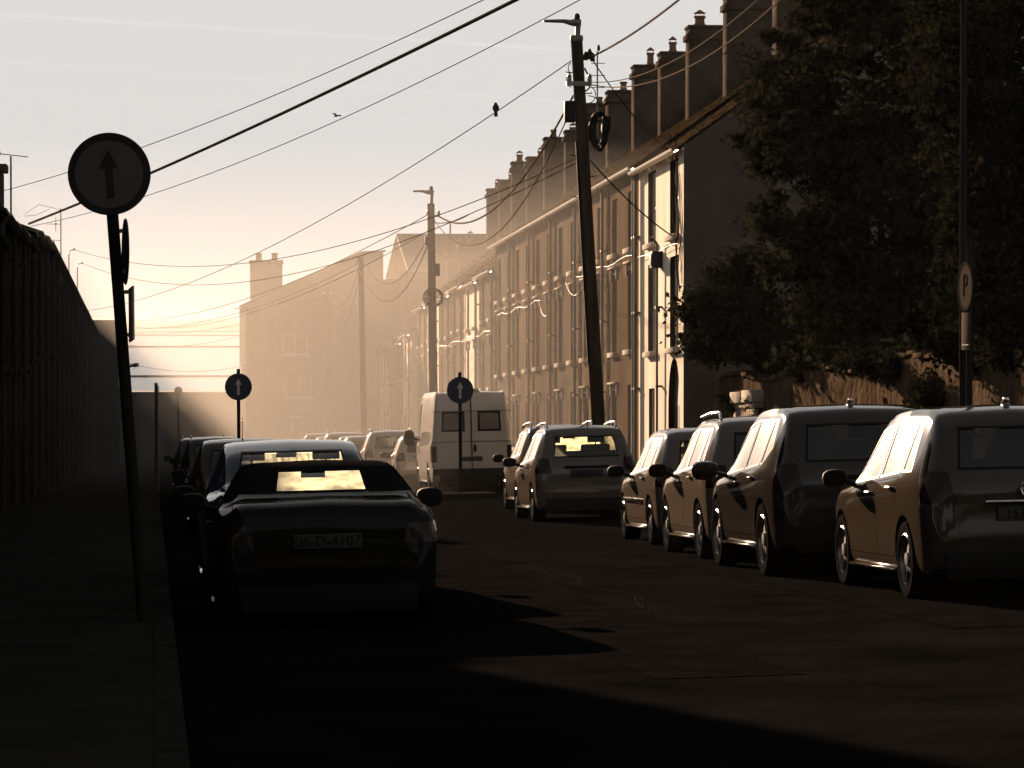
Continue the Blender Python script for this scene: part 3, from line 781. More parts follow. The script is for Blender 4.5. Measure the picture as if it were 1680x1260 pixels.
T['van'] = dict(
    top=[(0, .28), (.002, .6), (.006, .90), (.014, .975), (.03, .99), (.1, 1.0), (.66, 1.0), (.74, .985), (.80, .92), (.905, .60), (.93, .54), (.985, .42), (1, .25)],
    belt=[(0, .26), (.003, .5), (.02, .55), (.5, .55), (.85, .52), (.93, .49), (.98, .38), (1, .2)],
    rw=[(0, .86), (.03, .84), (.7, .82), (.8, .86), (.9, .84), (1, .82)],
    win=[[(.70, 0), (.87, 0), (.80, 1), (.70, 1)]],
    seams=(.69, .88), rear=None, screen=(.61, .90, .70, .7), axles=(.22, .81))
def inset(poly, d):
    n = len(poly); c = (sum(p[0] for p in poly) / n, sum(p[1] for p in poly) / n); out = []
    L = []
    for i in range(n):
        a, b = poly[i], poly[(i + 1) % n]
        ex_, ey = b[0] - a[0], b[1] - a[1]; l = math.hypot(ex_, ey); nx, ny = -ey / l, ex_ / l
        if (c[0] - a[0]) * nx + (c[1] - a[1]) * ny < 0: nx, ny = -nx, -ny
        L.append((a[0] + nx * d, a[1] + ny * d, ex_ / l, ey / l))
    for i in range(n):
        x1, y1, u1, v1 = L[i - 1]; x2, y2, u2, v2 = L[i]
        den = u1 * v2 - v1 * u2
        t = ((x2 - x1) * v2 - (y2 - y1) * u2) / den if abs(den) > 1e-6 else 0
        out.append((x1 + u1 * t, y1 + v1 * t))
    return out
def carve(bm, poly, axes, pred, faces=None):
    """faces of bm that lie inside a convex polygon given in two axes, cut exactly along it"""
    i0, i1 = axes
    xs = [p[0] for p in poly]; ys = [p[1] for p in poly]
    if faces is None:
        faces = [f for f in bm.faces if pred(f.calc_center_median()) and any(True for _ in (0,))
                 and max(v.co[i0] for v in f.verts) > min(xs) and min(v.co[i0] for v in f.verts) < max(xs)
                 and max(v.co[i1] for v in f.verts) > min(ys) and min(v.co[i1] for v in f.verts) < max(ys)]
    n = len(poly); c = (sum(xs) / n, sum(ys) / n)
    for i in range(n):
        a, b = poly[i], poly[(i + 1) % n]
        nx, ny = (b[1] - a[1]), -(b[0] - a[0])
        if (c[0] - a[0]) * nx + (c[1] - a[1]) * ny > 0: nx, ny = -nx, -ny
        co = [0, 0, 0]; no = [0, 0, 0]
        co[i0], co[i1] = a; no[i0], no[i1] = nx, ny
        co, no = Vector(co), Vector(no).normalized()
        geom = set(faces)
        for f in faces: geom.update(f.edges); geom.update(f.verts)
        res = bmesh.ops.bisect_plane(bm, geom=list(geom), dist=1e-5, plane_co=co, plane_no=no)
        faces = [g for g in res['geom'] if isinstance(g, bmesh.types.BMFace) and g.is_valid and (g.calc_center_median() - co).dot(no) < 0]
        faces = list(dict.fromkeys(faces))
        if not faces: break
    return faces
def split(bm, faces, out, push=0.0):
    """move faces of bm into the mesh builder out"""
    idx = {}
    for f in faces:
        fv = []
        for v in f.verts:
            if v not in idx:
                idx[v] = len(out.v); out.v.append(tuple(v.co - v.normal * push))
            fv.append(idx[v])
        out.f.append(tuple(fv))
    bmesh.ops.delete(bm, geom=[f for f in faces if f.is_valid], context='FACES')
def make_car(kind, L, W, H, zb, r, pm, opt=None):
    opt = opt or {}
    t = T[kind]; hw = W / 2
    top, belt, rwf = pchip(t['top']), pchip(t['belt']), pchip(t['rw'])
    plan = pchip([(0, .80), (.004, .86), (.015, .93), (.05, .975), (.14, .995), (.3, 1), (.6, 1), (.8, .985), (.92, .93), (.975, .80), (1, .62)])
    if kind == 'van': plan = pchip([(0, .93), (.003, .965), (.01, .985), (.05, 1), (.8, 1), (.92, .95), (.98, .82), (1, .65)])
    bot = pchip([(0, zb + .16), (.012, zb + .06), (.05, zb), (.95, zb), (.985, zb + .05), (1, zb + .12)])
    st = sorted(set([i / 64 for i in range(65)] + [.002, .004, .007, .011, .020, .026, .033, .04, .985, .99, .995] + [i / 64 + 1 / 128 for i in range(0, 12)]))
    segs = [2, 1, 2, 4, 4, 3, 6, 3, 3, 4]
    rings = []
    for s in st:
        y = s * L; w_ = hw * plan(s); zt = top(s) * H; z0 = bot(s); zs = min(belt(s) * H, zt - .035); wr = w_ * rwf(s)
        z0 = min(z0, zs - .1)
        hb_ = zs - z0
        gap = zt - zs; rr = min(.075, gap * .45)
        bulge = .995
        P = [(0, z0), (w_ * .8, z0), (w_ * .93, z0 + .015), (w_ * .972, z0 + min(.12, hb_ * .25)), (w_ * .992, z0 + hb_ * .55), (w_ * bulge, z0 + hb_ * .82), (w_ * .955, zs),
             (wr + (w_ * .955 - wr) * .12, zt - rr * 1.25), (wr * .90, zt - rr * .35), (wr * .6, zt - .012), (0, zt)]
        half = catmull(P, segs)
        rings.append([(x, y, z) for x, z in half] + [(-x, y, z) for x, z in half[-2:0:-1]])
    n = len(rings[0])
    bm = bmesh.new()
    V = [[bm.verts.new(p) for p in ring] for ring in rings]
    for i in range(len(st) - 1):
        for k in range(n):
            try: bm.faces.new((V[i][k], V[i][(k + 1) % n], V[i + 1][(k + 1) % n], V[i + 1][k]))
            except ValueError: pass
    bm.faces.new(V[0]); bm.faces.new(V[-1][::-1])
    bmesh.ops.recalc_face_normals(bm, faces=bm.faces); bm.normal_update()
    root = empty('parked_car', (0, 0, 0))
    ax = [a * L for a in t['axles']]
    # wheel arches
    for y in ax:
        for sg in (-1, 1):
            ra = r * 1.14
            poly = [(y + ra * math.cos(2 * math.pi * k / 20), r + ra * math.sin(2 * math.pi * k / 20)) for k in range(20)]
            fs = carve(bm, poly, (1, 2), lambda c: c.x * sg > hw * .55)
            bmesh.ops.delete(bm, geom=fs, context='FACES')
    trim, rtrim, gside = {1: MB(), -1: MB()}, MB(), []
    glow = opt.get('glass', M['side_glass'])
    lo = lambda s: belt(s) * H + .035
    hi = lambda s: min(top(s) * H - .105, H * .955 - .06)
    for sg in (-1, 1):
        for poly in t['win']:
            pts = []
            for (s, q) in poly:
                zl, zh = lo(s), hi(s); pts.append((s * L, zl + (zh - zl) * q))
            fs = carve(bm, pts, (1, 2), lambda c: c.x * sg > hw * .5)
            if not fs: continue
            ins = carve(bm, inset(pts, .022), (1, 2), None, faces=fs)
            ring = [f for f in bm.faces if False]
            g = MB(); split(bm, ins, g, .006); gside.append(g)
            fs2 = carve(bm, pts, (1, 2), lambda c: c.x * sg > hw * .5)
            split(bm, fs2, trim[sg], -.002)
    rearg = screeng = None
    if t['rear']:
        z0, z1, fx, ym = t['rear']
        wz = hw * fx
        pts = [(-wz, z0 * H), (wz, z0 * H), (wz * .90, z1 * H), (-wz * .90, z1 * H)]
        pr = lambda c: c.y < ym * L and c.z > z0 * H - .1
        fs = carve(bm, pts, (0, 2), pr)
        ins = carve(bm, inset(pts, .02), (0, 2), None, faces=fs)
        rearg = MB(); split(bm, ins, rearg, .005)
        fs = carve(bm, pts, (0, 2), pr); split(bm, fs, rtrim, -.002)
    vr = []
    if kind == 'van':
        for sg in (-1, 1):
            pts = [(sg * .16, .60 * H), (sg * .74, .60 * H), (sg * .72, .80 * H), (sg * .16, .80 * H)]
            fs = carve(bm, pts, (0, 2), lambda c: c.y < .1 * L)
            ins = carve(bm, inset(pts, .05), (0, 2), None, faces=fs)
            g = MB(); split(bm, ins, g, .01); vr.append(g)
            fs = carve(bm, pts, (0, 2), lambda c: c.y < .1 * L); split(bm, fs, rtrim, -.006)
    z0, z1, fx, ym = t['screen']
    pts = [(-hw * fx * 1.08, z0 * H), (hw * fx * 1.08, z0 * H), (hw * fx * .92, z1 * H), (-hw * fx * .92, z1 * H)]
    fs = carve(bm, pts, (0, 2), lambda c: c.y > ym * L)
    screeng = MB(); split(bm, fs, screeng, .004)
    # tail lamps
    lamps = []
    zl0, zl1 = (.50, .66) if kind in ('hatch', 'suv') else ((.50, .62) if kind != 'van' else (.30, .46))
    for sg in (-1, 1):
        pts = [(sg * hw * .66, zl0 * H), (sg * hw * 1.05, zl0 * H), (sg * hw * 1.05, zl1 * H), (sg * hw * .72, zl1 * H)]
        if kind == 'van': pts = [(sg * hw * .86, zl0 * H), (sg * hw * 1.05, zl0 * H), (sg * hw * 1.05, zl1 * H), (sg * hw * .86, zl1 * H)]
        fs = carve(bm, pts, (0, 2), lambda c: c.y < .045 * L)
        g = MB(); split(bm, fs, g, -.003); lamps.append(g)
    # doors: seams cut as narrow gaps, the door skins become parts
    doors = []
    sm = t['seams']
    for sg in (-1, 1):
        for a, b in zip(sm[:-1], sm[1:]):
            ya, yb = a * L + .004, b * L - .004
            yar = ax[0] + r * 1.2
            zlow = zb + .13
            za, zbb = belt((a + .01)) * H + .01, belt(b - .01) * H + .01
            if ya < yar:
                pts = [(yar + .03, zlow), (yb, zlow), (yb, zbb), (ya, za), (ya, r * 1.55)]
            else: pts = [(ya, zlow), (yb, zlow), (yb, zbb), (ya, za)]
            fs = carve(bm, pts, (1, 2), lambda c: c.x * sg > hw * .6)
            ins = carve(bm, inset(pts, .006), (1, 2), None, faces=fs)
            g = MB(); split(bm, ins, g, 0)
            rest = carve(bm, pts, (1, 2), lambda c: c.x * sg > hw * .6)
            bmesh.ops.delete(bm, geom=rest, context='FACES')
            doors.append((sg, ya, yb, za, g))
    if kind == 'roadster':
        st_ = MB()
        pts = [(.205 * L, .795 * H), (.60 * L, .795 * H + .15), (.56 * L, 1.1 * H), (.15 * L, 1.1 * H)]
        fs = carve(bm, [(.18 * L, .80 * H), (.57 * L, .80 * H), (.57 * L, 1.1 * H), (.18 * L, 1.1 * H)], (1, 2), lambda c: True)
        split(bm, fs, st_, 0)
        st_.build('soft_top', M['softtop'], root, smooth=.7, recalc=False)
    me = bpy.data.meshes.new('body')
    bm.normal_update()
    for f in bm.faces: f.smooth = True
    for e in bm.edges:
        if len(e.link_faces) == 2 and e.calc_face_angle(0) > .7: e.smooth = False
    bm.to_mesh(me); bm.free(); me.materials.append(pm)
    link('body', me, root)
    if rtrim.f: rtrim.build('rear_window_seal', M['softtop'] if kind == 'roadster' else M['trim'], root, smooth=.5, recalc=False)
    for tr_ in trim.values():
        if tr_.f: tr_.build('window_trim', opt.get('trim', M['trim']), root, smooth=.5, recalc=False)
    for g in gside: g.build('side_window', glow, root, smooth=.5, recalc=False)
    if rearg and rearg.f: rearg.build('rear_window', opt.get('rear', M['glass']), root, smooth=.5, recalc=False)
    for g in vr: g.build('rear_window', M['van_glass'], root, smooth=.5, recalc=False)
    if screeng.f: screeng.build('windscreen', opt.get('screen', M['glass']), root, smooth=.5, recalc=False)
    for g in lamps:
        if g.f: g.build('tail_light', M['taillight'], root, smooth=.5, recalc=False)
    for (sg, ya, yb, za, g) in doors:
        if not g.f: continue
        d = g.build('door', pm, root, smooth=.7, recalc=False)
        x = sg * hw * .985
        hd_ = MB().tube([(x * .985, ya + .10, za - .10), (x + sg * .028, ya + .12, za - .095), (x + sg * .03, ya + .27, za - .095), (x * .985, ya + .29, za - .10)], .013, 6)
        hd_.build('door_handle', pm, d, smooth=.8)
    # sills, bumpers' dark lower lip
    MB().box(-hw * .80, hw * .80, .06 * L, .95 * L, zb - .03, zb + .01).build('underbody', M['black'], root)
    for sg in (-1, 1):
        MB().prism([(sg * hw * .90, zb + .0), (sg * hw * 1.0, zb + .012), (sg * hw * 1.004, zb + .030), (sg * hw * .95, zb + .040)], 'y', ax[0] + r * 1.25, ax[1] - r * 1.25).build('side_sill', opt.get('sill', pm), root, bevel=.012)
    MB().prism([(-hw * .80, zb + .19), (hw * .80, zb + .19), (hw * .76, zb - .02), (-hw * .76, zb - .02)], 'y', -.018, .06).build('bumper_lip', M['black'], root, bevel=.02)
    # arch liners and wheels
    for y in ax:
        for sg in (-1, 1):
            al = MB(); vs = []; fs = []; nn = 14; ra = r * 1.16
            for k in range(nn + 1):
                a = math.pi * k / nn
                for x in (sg * hw * .5, sg * hw * .965): vs.append((x, y + ra * math.cos(a), r + ra * math.sin(a)))
            for k in range(nn): fs.append((2 * k, 2 * k + 1, 2 * k + 3, 2 * k + 2))
            vs += [(sg * hw * .5, y - ra, zb - .02), (sg * hw * .5, y + ra, zb - .02)]
            fs.append(tuple([2 * k for k in range(nn + 1)] + [len(vs) - 2, len(vs) - 1]))
            al.add(vs, fs).build('wheel_arch', M['black'], root)
            xo = sg * (hw - .015); xi = sg * (hw - .23)
            ty = MB().lathe([(r * .66, xi), (r * .93, xi), (r, xi + sg * .03), (r, xo - sg * .035), (r * .94, xo - sg * .004), (r * .80, xo), (r * .68, xo - sg * .01), (r * .66, xo - sg * .06)], (0, y, r), 'x', 32, True)
            tyo = ty.build('wheel', M['tyre'], root, smooth=.6)
            rm = MB().lathe([(r * .665, xo - sg * .012), (r * .665, xi), (r * .60, xi), (r * .60, xo - sg * .05), (r * .64, xo - sg * .006)], (0, y, r), 'x', 32, True)
            rm.lathe([(r * .2, xo - sg * .035), (r * .17, xo - sg * .015), (.001, xo - sg * .01)], (0, y, r), 'x', 16)
            ns = opt.get('spokes', 5)
            for k in range(ns):
                a = 2 * math.pi * (k + .3) / ns
                u = Vector((0, math.cos(a), math.sin(a))); vv = Vector((0, -math.sin(a), math.cos(a)))
                c = Vector((xo - sg * .03, y, r))
                p = [c + u * r * .14 + vv * r * .10, c + u * r * .14 - vv * r * .10, c + u * r * .63 - vv * r * .055 - Vector((sg * .012, 0, 0)), c + u * r * .63 + vv * r * .055 - Vector((sg * .012, 0, 0))]
                q = [w2 - Vector((sg * .03, 0, 0)) for w2 in p]
                rm.add(p + q, [(0, 1, 2, 3), (4, 7, 6, 5), (0, 4, 5, 1), (1, 5, 6, 2), (2, 6, 7, 3), (3, 7, 4, 0)])
            rm.build('rim', M['alloy'], tyo, smooth=.5)
            MB().lathe([(r * .58, xi + sg * .03), (r * .58, xi + sg * .05)], (0, y, r), 'x', 24).build('brake_disc', M['pipe'], tyo)
    # mirrors
    ym = sm[-1] * L - .10
    zm = belt(sm[-1]) * H + .05
    for sg in (-1, 1):
        mm = MB(); x = sg * hw * .93
        big = 1.25 if kind in ('suv', 'van') else 1.0
        n_ = 12; vs = []; fs = []
        rings_ = [(-.055, .55), (-.05, .88), (-.02, 1.0), (.03, .93), (.07, .7), (.09, .35)]
        for (dy, k) in rings_:
            for j in range(n_):
                a = 2 * math.pi * j / n_; ca, sa = math.cos(a), math.sin(a)
                vs.append((x + sg * (.185 * big) + .115 * big * k * math.copysign(abs(ca) ** .7, ca), ym + dy * big, zm + .04 + (.16 if kind == 'van' else .082) * big * k * math.copysign(abs(sa) ** .75, sa)))
        for i in range(len(rings_) - 1):
            for j in range(n_): fs.append((i * n_ + j, i * n_ + (j + 1) % n_, (i + 1) * n_ + (j + 1) % n_, (i + 1) * n_ + j))
        fs.append(tuple(range(n_))); fs.append(tuple((len(rings_) - 1) * n_ + j for j in range(n_)))
        mm.add(vs, fs); mm.tube([(x - sg * .06, ym + .03, zm - .03), (x + sg * .10, ym + .03, zm + .01)], .025, 8)
        mo = mm.build('wing_mirror', opt.get('mirror', M['black']), root, smooth=.7)
    # number plate, wiper, handle bar on the tail
    zp = opt.get('plate_z', .52 * H if kind != 'van' else .33 * H)
    yp = -.012
    pl = MB().box(-.26, .26, yp - .012, yp + .03, zp - .055, zp + .055).build('number_plate', M['plate'], root, bevel=.008)
    if opt.get('plate'): text('plate_text', opt['plate'], .115, M['black'], pl, (0, yp - .0135, zp), (R(90), 0, 0))
    if kind in ('hatch', 'suv'):
        MB().box(-.36, .36, yp - .02, yp + .03, zp + .085, zp + .115).build('tailgate_bar', M['chrome'] if opt.get('bar') else M['black'], root, bevel=.008)
        zz = .665 * H
        MB().tube([(0, .035 * L - .04, zz - .03), (-.18, .045 * L - .03, zz + .06), (-.34, .05 * L - .03, zz + .075)], .009, 5).build('rear_wiper', M['black'], root)
    if kind == 'van':
        vb = MB().box(-.012, .012, -.008, .02, .22 * H, .96 * H)
        for zz in (.50, .80): vb.box(-.99 * hw, -.012, -.004, .012, zz * H - .006, zz * H + .006).box(.012, .99 * hw, -.004, .012, zz * H - .006, zz * H + .006)
        vb.build('door_seam', M['black'], root)
        MB().box(.05, .11, -.04, -.009, .40 * H, .47 * H).build('door_handle', M['black'], root, bevel=.01)
        MB().box(-.98 * hw, .98 * hw, -.10, .03, .175 * H, .235 * H).build('rear_bumper', M['black'], root, bevel=.02)
        MB().prism([(-.25, .985 * H), (.25, .985 * H), (.2, .985 * H + .1), (-.2, .985 * H + .1)], 'y', .02 * L, .10 * L).build('roof_vent', M['p_white'], root, bevel=.03)
    # roof furniture
    if opt.get('rails'):
        for sg in (-1, 1):
            x = sg * hw * .66
            MB().tube([(x, .16 * L, top(.16) * H - .03), (x, .18 * L, top(.18) * H + .045), (x, .34 * L, H + .035), (x, .5 * L, top(.5) * H + .035), (x, .54 * L, top(.54) * H - .03)], .018, 6).build('roof_rail', M['chrome'], root, smooth=.8)
    if opt.get('aerial') == 'fin':
        MB().prism([(.15 * L, top(.15) * H - .02), (.15 * L + .14, H - .01), (.15 * L + .02, H + .05), (.15 * L - .02, H + .04)], 'x', -.025, .025).build('roof_aerial', M['chrome'], root, bevel=.012)
    elif opt.get('aerial') == 'rod':
        x = opt.get('aerial_x', 0)
        MB().tube([(x, .15 * L, top(.15) * H - .02), (x, .15 * L + .01, top(.15) * H + .05), (x, .11 * L, H + .32)], [.02, .007, .004], 6).build('roof_aerial', M['black'], root)
    # interior
    zf = zb + .16; ys = .50 * L if kind != 'roadster' else .42 * L
    if kind == 'van': ys = .74 * L
    zs_ = (.95 if kind == 'van' else .0)
    def seat(x, y, wd, head=True, hh=.58):
        s_ = MB().box(x - wd / 2, x + wd / 2, y, y + .48, zf + zs_ + .12, zf + zs_ + .30)
        s_.add([(x - wd / 2, y - .16, zf + zs_ + .3 + hh), (x + wd / 2, y - .16, zf + zs_ + .3 + hh), (x + wd / 2, y - .05, zf + zs_ + .3 + hh), (x - wd / 2, y - .05, zf + zs_ + .3 + hh),
                (x - wd / 2, y, zf + zs_ + .12), (x + wd / 2, y, zf + zs_ + .12), (x + wd / 2, y + .13, zf + zs_ + .12), (x - wd / 2, y + .13, zf + zs_ + .12)],
               [(0, 1, 2, 3), (4, 7, 6, 5), (0, 4, 5, 1), (1, 5, 6, 2), (2, 6, 7, 3), (3, 7, 4, 0)])
        so = s_.build('seat', M['interior'], root, bevel=.03)
        if head:
            MB().box(x - .13, x + .13, y - .19, y - .09, zf + zs_ + .33 + hh, zf + zs_ + .33 + hh + .17).tube([(x, y - .13, zf + zs_ + .25 + hh), (x, y - .13, zf + zs_ + .4 + hh)], .012, 6).build('headrest', M['interior'], so, bevel=.03)
    hh = min(.58, H * .80 - zf - zs_ - .3 if kind == 'roadster' else .58)
    if kind == 'roadster': hh -= .10
    for x_ in (-.36, .36): seat(x_, ys - .15, .48, head=kind != 'roadster', hh=hh)
    if kind in ('hatch', 'suv', 'saloon'): seat(0, .27 * L, W * .70, head=False, hh=.48)
    zd = (belt(.72) if kind != 'van' else belt(.88)) * H
    yd = .735 * L if kind != 'van' else .87 * L
    MB().box(-hw * .84, hw * .84, yd - .22, yd + .04, zd - .28, zd - .03).build('dashboard', M['interior'], root, bevel=.04)
    ymr, zmr = {'roadster': (.575, .905), 'saloon': (.60, .895), 'van': (.80, .86)}.get(kind, (.60, .875))
    if kind != 'van': MB().box(-.10, .10, ymr * L - .02, ymr * L + .01, zmr * H - .028, zmr * H + .028).tube([(0, ymr * L, zmr * H), (0, ymr * L + .06, zmr * H + .05)], .012, 6).build('rear_view_mirror', M['interior'], root, bevel=.01)
    sw = MB(); ringp = [(.36 + .18 * math.cos(a * math.pi / 8), yd - .32 + .05 * math.sin(a * math.pi / 8), zd - .06 + .17 * math.sin(a * math.pi / 8)) for a in range(17)]
    sw.tube(ringp, .014, 6, cap=False); sw.build('steering_wheel', M['interior'], root)
    return root
SLOPE = -math.atan(SL)
def place(root, px, py, sg, L, axle, W, yaw=0):
    """rear road-side tyre contact at the ground point seen at (px, py)"""
    g = ground_at(px, py)
    hw = W / 2
    X = g.x + hw if sg < 0 else g.x - hw
    Y = g.y - axle * L
    root.location = (X, Y, G(X, Y)); root.rotation_euler = (SLOPE, -math.atan(.02), R(yaw))
def put(root, X, Y, yaw=0):
    root.location = (X, Y, G(X, Y)); root.rotation_euler = (SLOPE, -math.atan(.02), R(yaw))
GP = 'cars parked along the kerbs'
c = make_car('hatch', 4.25, 1.78, 1.60, .20, .325, M['p_bronze'], dict(trim=M['trim'], plate='151-D-1', bar=True, aerial='fin', plate_z=.70, spokes=5, rear=M['privacy']))
bg_ = MB().lathe([(.055, -.030), (.066, -.034), (.070, -.028), (.066, -.020), (.055, -.022)], (0, 0, .905), 'y', 28, True).box(-.075, .075, -.033, -.02, .897, .913)
bg_.build('badge', M['chrome'], c, smooth=.6)
place(c, 1482, 982, -1, 4.25, .175, 1.78); tag(c, 'bronze hatchback with arched roofline and chrome boot strip, standing farthest up the sunlit row', 'car', GP)
c = make_car('suv', 4.38, 1.82, 1.66, .25, .36, M['p_grey'], dict(trim=M['chrome'], aerial='fin', spokes=6, mirror=M['p_grey'], rear=M['privacy']))
place(c, 1248, 945, -1, 4.38, .175, 1.82); tag(c, 'tall dark grey SUV with chrome window edging and big mirror shadow on its door', 'car', GP)
c = make_car('hatch', 4.0, 1.74, 1.58, .20, .32, M['p_silver'], dict(rails=True, spokes=7, rear=M['privacy']))
place(c, 1144, 917, -1, 4.0, .175, 1.74); tag(c, 'silver hatchback with roof rails parked close in front of the tall dark SUV', 'car', GP)
c = make_car('hatch', 3.95, 1.68, 1.47, .18, .30, M['p_silver'], dict(spokes=5, rear=M['mist_rear']))
place(c, 1064, 894, -1, 3.95, .175, 1.68); tag(c, 'small silver hatchback with a rubbing strip along its door, beside the utility pole gap', 'car', GP)
MB().box(-.86, -.838, 1.25, 2.85, .52, .57).build('rubbing_strip', M['chrome'], c, bevel=.008)
c = make_car('hatch', 3.95, 1.70, 1.55, .19, .31, M['p_silver'], dict(rails=True, aerial='rod', aerial_x=.1, plate='05-D-1', rear=M['mist_rear'], plate_z=.78, screen=M['mist_screen']))
place(c, 871, 856, -1, 3.95, .175, 1.70); tag(c, 'silver hatchback with light showing through its rear window, in front of the utility pole', 'car', GP)
c = make_car('hatch', 3.95, 1.70, 1.58, .19, .33, M['p_silver'], dict(rails=True))
put(c, 7.50, 62.6); tag(c, 'grey hatchback with roof rails tucked between the white van and the lit-window hatchback', 'car', GP)
v = make_car('van', 5.9, 2.02, 2.50, .24, .36, M['p_white'], dict(spokes=6))
v.name = 'white_van'
put(v, 7.85, 85.2); tag(v, 'white high-roofed panel van with two small rear windows behind a round sign', 'van', 'cars parked along the kerbs')
# left row
c = make_car('roadster', 3.98, 1.74, 1.27, .14, .31, M['p_matt'], dict(screen=M['mist_screen'], rear=M['clear'], plate_col=1, plate='06-D-4107', plate_z=.66))
put(c, 1.34, 26.4); tag(c, 'black soft-top two-seater with light glowing through its small rear window', 'car', GP)
c = make_car('saloon', 4.4, 1.76, 1.44, .17, .31, M['p_blue'], dict(rear=M['streak'], screen=M['mist_screen']))
put(c, 1.33, 31.6); tag(c, 'dark blue saloon with streaks of condensation on its rear window', 'car', GP)
h1 = make_car('hatch', 4.1, 1.74, 1.46, .18, .31, M['p_grey'], dict(aerial='rod'))
put(h1, 1.42, 53.5); tag(h1, 'grey hatchback with a thin roof aerial, next car beyond the streaked dark blue saloon', 'car', GP)
h2 = make_car('hatch', 4.2, 1.76, 1.52, .18, .31, M['p_black'], dict(rails=True))
put(h2, 1.55, 84.0); tag(h2, 'black hatchback with roof rails, second beyond the streaked dark blue saloon', 'car', GP)
k = copy_tree(h2); put(k, 1.45, 97.0); tag(k, 'black hatchback with roof rails, third beyond the streaked dark blue saloon', 'car', GP)
# hazy line beyond the van
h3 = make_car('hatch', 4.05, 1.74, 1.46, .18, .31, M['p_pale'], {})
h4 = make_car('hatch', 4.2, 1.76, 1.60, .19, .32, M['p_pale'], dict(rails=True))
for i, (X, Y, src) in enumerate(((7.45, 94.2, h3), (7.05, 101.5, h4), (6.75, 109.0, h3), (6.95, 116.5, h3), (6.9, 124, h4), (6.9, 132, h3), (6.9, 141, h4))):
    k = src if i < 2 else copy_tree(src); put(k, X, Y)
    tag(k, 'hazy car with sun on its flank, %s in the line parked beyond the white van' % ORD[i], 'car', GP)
# ------------------------------------------------------------------ utility poles
GPOLE = 'wooden utility poles along the sunlit pavement'
def pole(name, label, top, base, r0, r1, group):
    p = empty(name, base); tag(p, label, 'utility pole', group)
    a = Vector(base); ax = (Vector(top) - a)
    def L(t, dx=0, dy=0, dz=0): return ax * t + Vector((dx, dy, dz))
    n = 10
    MB().tube([L(-.05)] + [L(i / n) for i in range(n + 1)], [r0] + [r0 + (r1 - r0) * i / n for i in range(n + 1)], 14).build('shaft', M['wood'], p, smooth=.8)
    return p, L
def lamp_arm(p, L, reach=.72):
    MB().tube([L(1, 0, 0, -.3), L(1, .03, 0, .32)], .055, 10).build('lamp_bracket', M['steel'], p, smooth=.8)
    t = L(1, .03, 0, .36)
    hd = MB()
    vs = []; fs = []; prof = [(.06, .05, .075), (-.05, .09, .085), (-.16, .11, .06), (-.30, .12, .04), (-reach + .06, .10, .03), (-reach, .05, .018)]
    for (x, wy, hz) in prof:
        for k in range(10):
            a_ = 2 * math.pi * k / 10
            vs.append(t + Vector((x, wy * math.cos(a_), hz * math.sin(a_) + .03 * (x < -.2))))
    for i in range(len(prof) - 1):
        for k in range(10): fs.append((i * 10 + k, i * 10 + (k + 1) % 10, (i + 1) * 10 + (k + 1) % 10, (i + 1) * 10 + k))
    fs.append(tuple(range(10))); fs.append(tuple((len(prof) - 1) * 10 + k for k in range(10)))
    hd.add(vs, fs)
    h = hd.build('lamp_head', M['steel'], p, smooth=.7)
    MB().lathe([(.05, 0), (.06, .03), (.055, .09), (.03, .12)], t + Vector((-.02, 0, .07)), 'z', 12).build('photocell', M['black'], h, smooth=.7)
def insulator(mb, c, r=.05, h=.16):
    mb.lathe([(r * .5, 0), (r, .01), (r, .05), (r * .6, .06), (r * .95, .07), (r * .95, .11), (r * .4, h)], c, 'z', 10)
Y1 = 71.0
top1 = at(946, 66, Y1); b1 = at(989, 800, Y1); b1 = Vector((b1.x, Y1, G(b1.x, Y1)))
p, L1 = pole('utility_pole', 'tall leaning wooden utility pole with a lamp, boxes and a cable coil near its top', top1, b1, .145, .12, GPOLE)
lamp_arm(p, L1)
MB().lathe([(.13, 0), (.135, .02), (.135, .10), (.12, .12)], L1(1, 0, 0, -.02), 'z', 14).build('pole_cap', M['steel'], p, smooth=.6)
MB().box(-.11, .11, -.1, .1, -.22, .22).build('junction_box', M['black'], p, bevel=.02).location = L1(.845, -.23, 0, 0)
MB().box(-.04, .04, -.05, .05, -.2, .2).build('box_bracket', M['steel'], p, bevel=.01).location = L1(.845, -.115, 0, 0)
ca = MB().obox(L1(.905, -.02, -.14, 0), (.26, 0, 0), (0, .04, 0), (0, 0, .045))
for dx in (-.22, .2): insulator(ca, L1(.905, dx, -.14, .045))
ca.build('crossarm', M['steel'], p, smooth=.6)
ca = MB()
for j, (dx, dz) in enumerate(((.17, .0), (.25, .06), (.31, -.02))): insulator(ca, L1(.965, dx, 0, dz - .08), .055, .18)
ca.obox(L1(.965, .2, 0, -.03), (.14, 0, .01), (0, .03, 0), (0, 0, .03))
ca.tube([L1(.94, .13, 0, 0), L1(.93, .2, 0, -.05), L1(.92, .22, 0, -.22), L1(.9, .13, 0, -.1)], .02, 6)
ca.build('insulator_bracket', M['black'], p, smooth=.6)
cc = MB(); r_ = random.Random(3)                                # the hank of spare cable tied to the pole
for k in range(9):
    cx, cz = .33 + r_.uniform(-.05, .06), -.0 + r_.uniform(-.06, .06); rx, rz = r_.uniform(.09, .20), r_.uniform(.30, .40); ph = r_.uniform(-.5, .5)
    cc.tube([L1(.805, cx + rx * math.cos(a * math.pi / 10), ph * .12 * math.sin(a * math.pi / 10) + r_.uniform(-.01, .01), cz + rz * math.sin(a * math.pi / 10)) for a in range(21)], .018, 6, cap=False)
cc.tube([L1(.805, .1, 0, .2), L1(.805, .4, 0, .18)], .02, 6).tube([L1(.805, .1, 0, -.2), L1(.805, .35, 0, -.2)], .02, 6)
cc.build('cable_coil', M['black'], p)
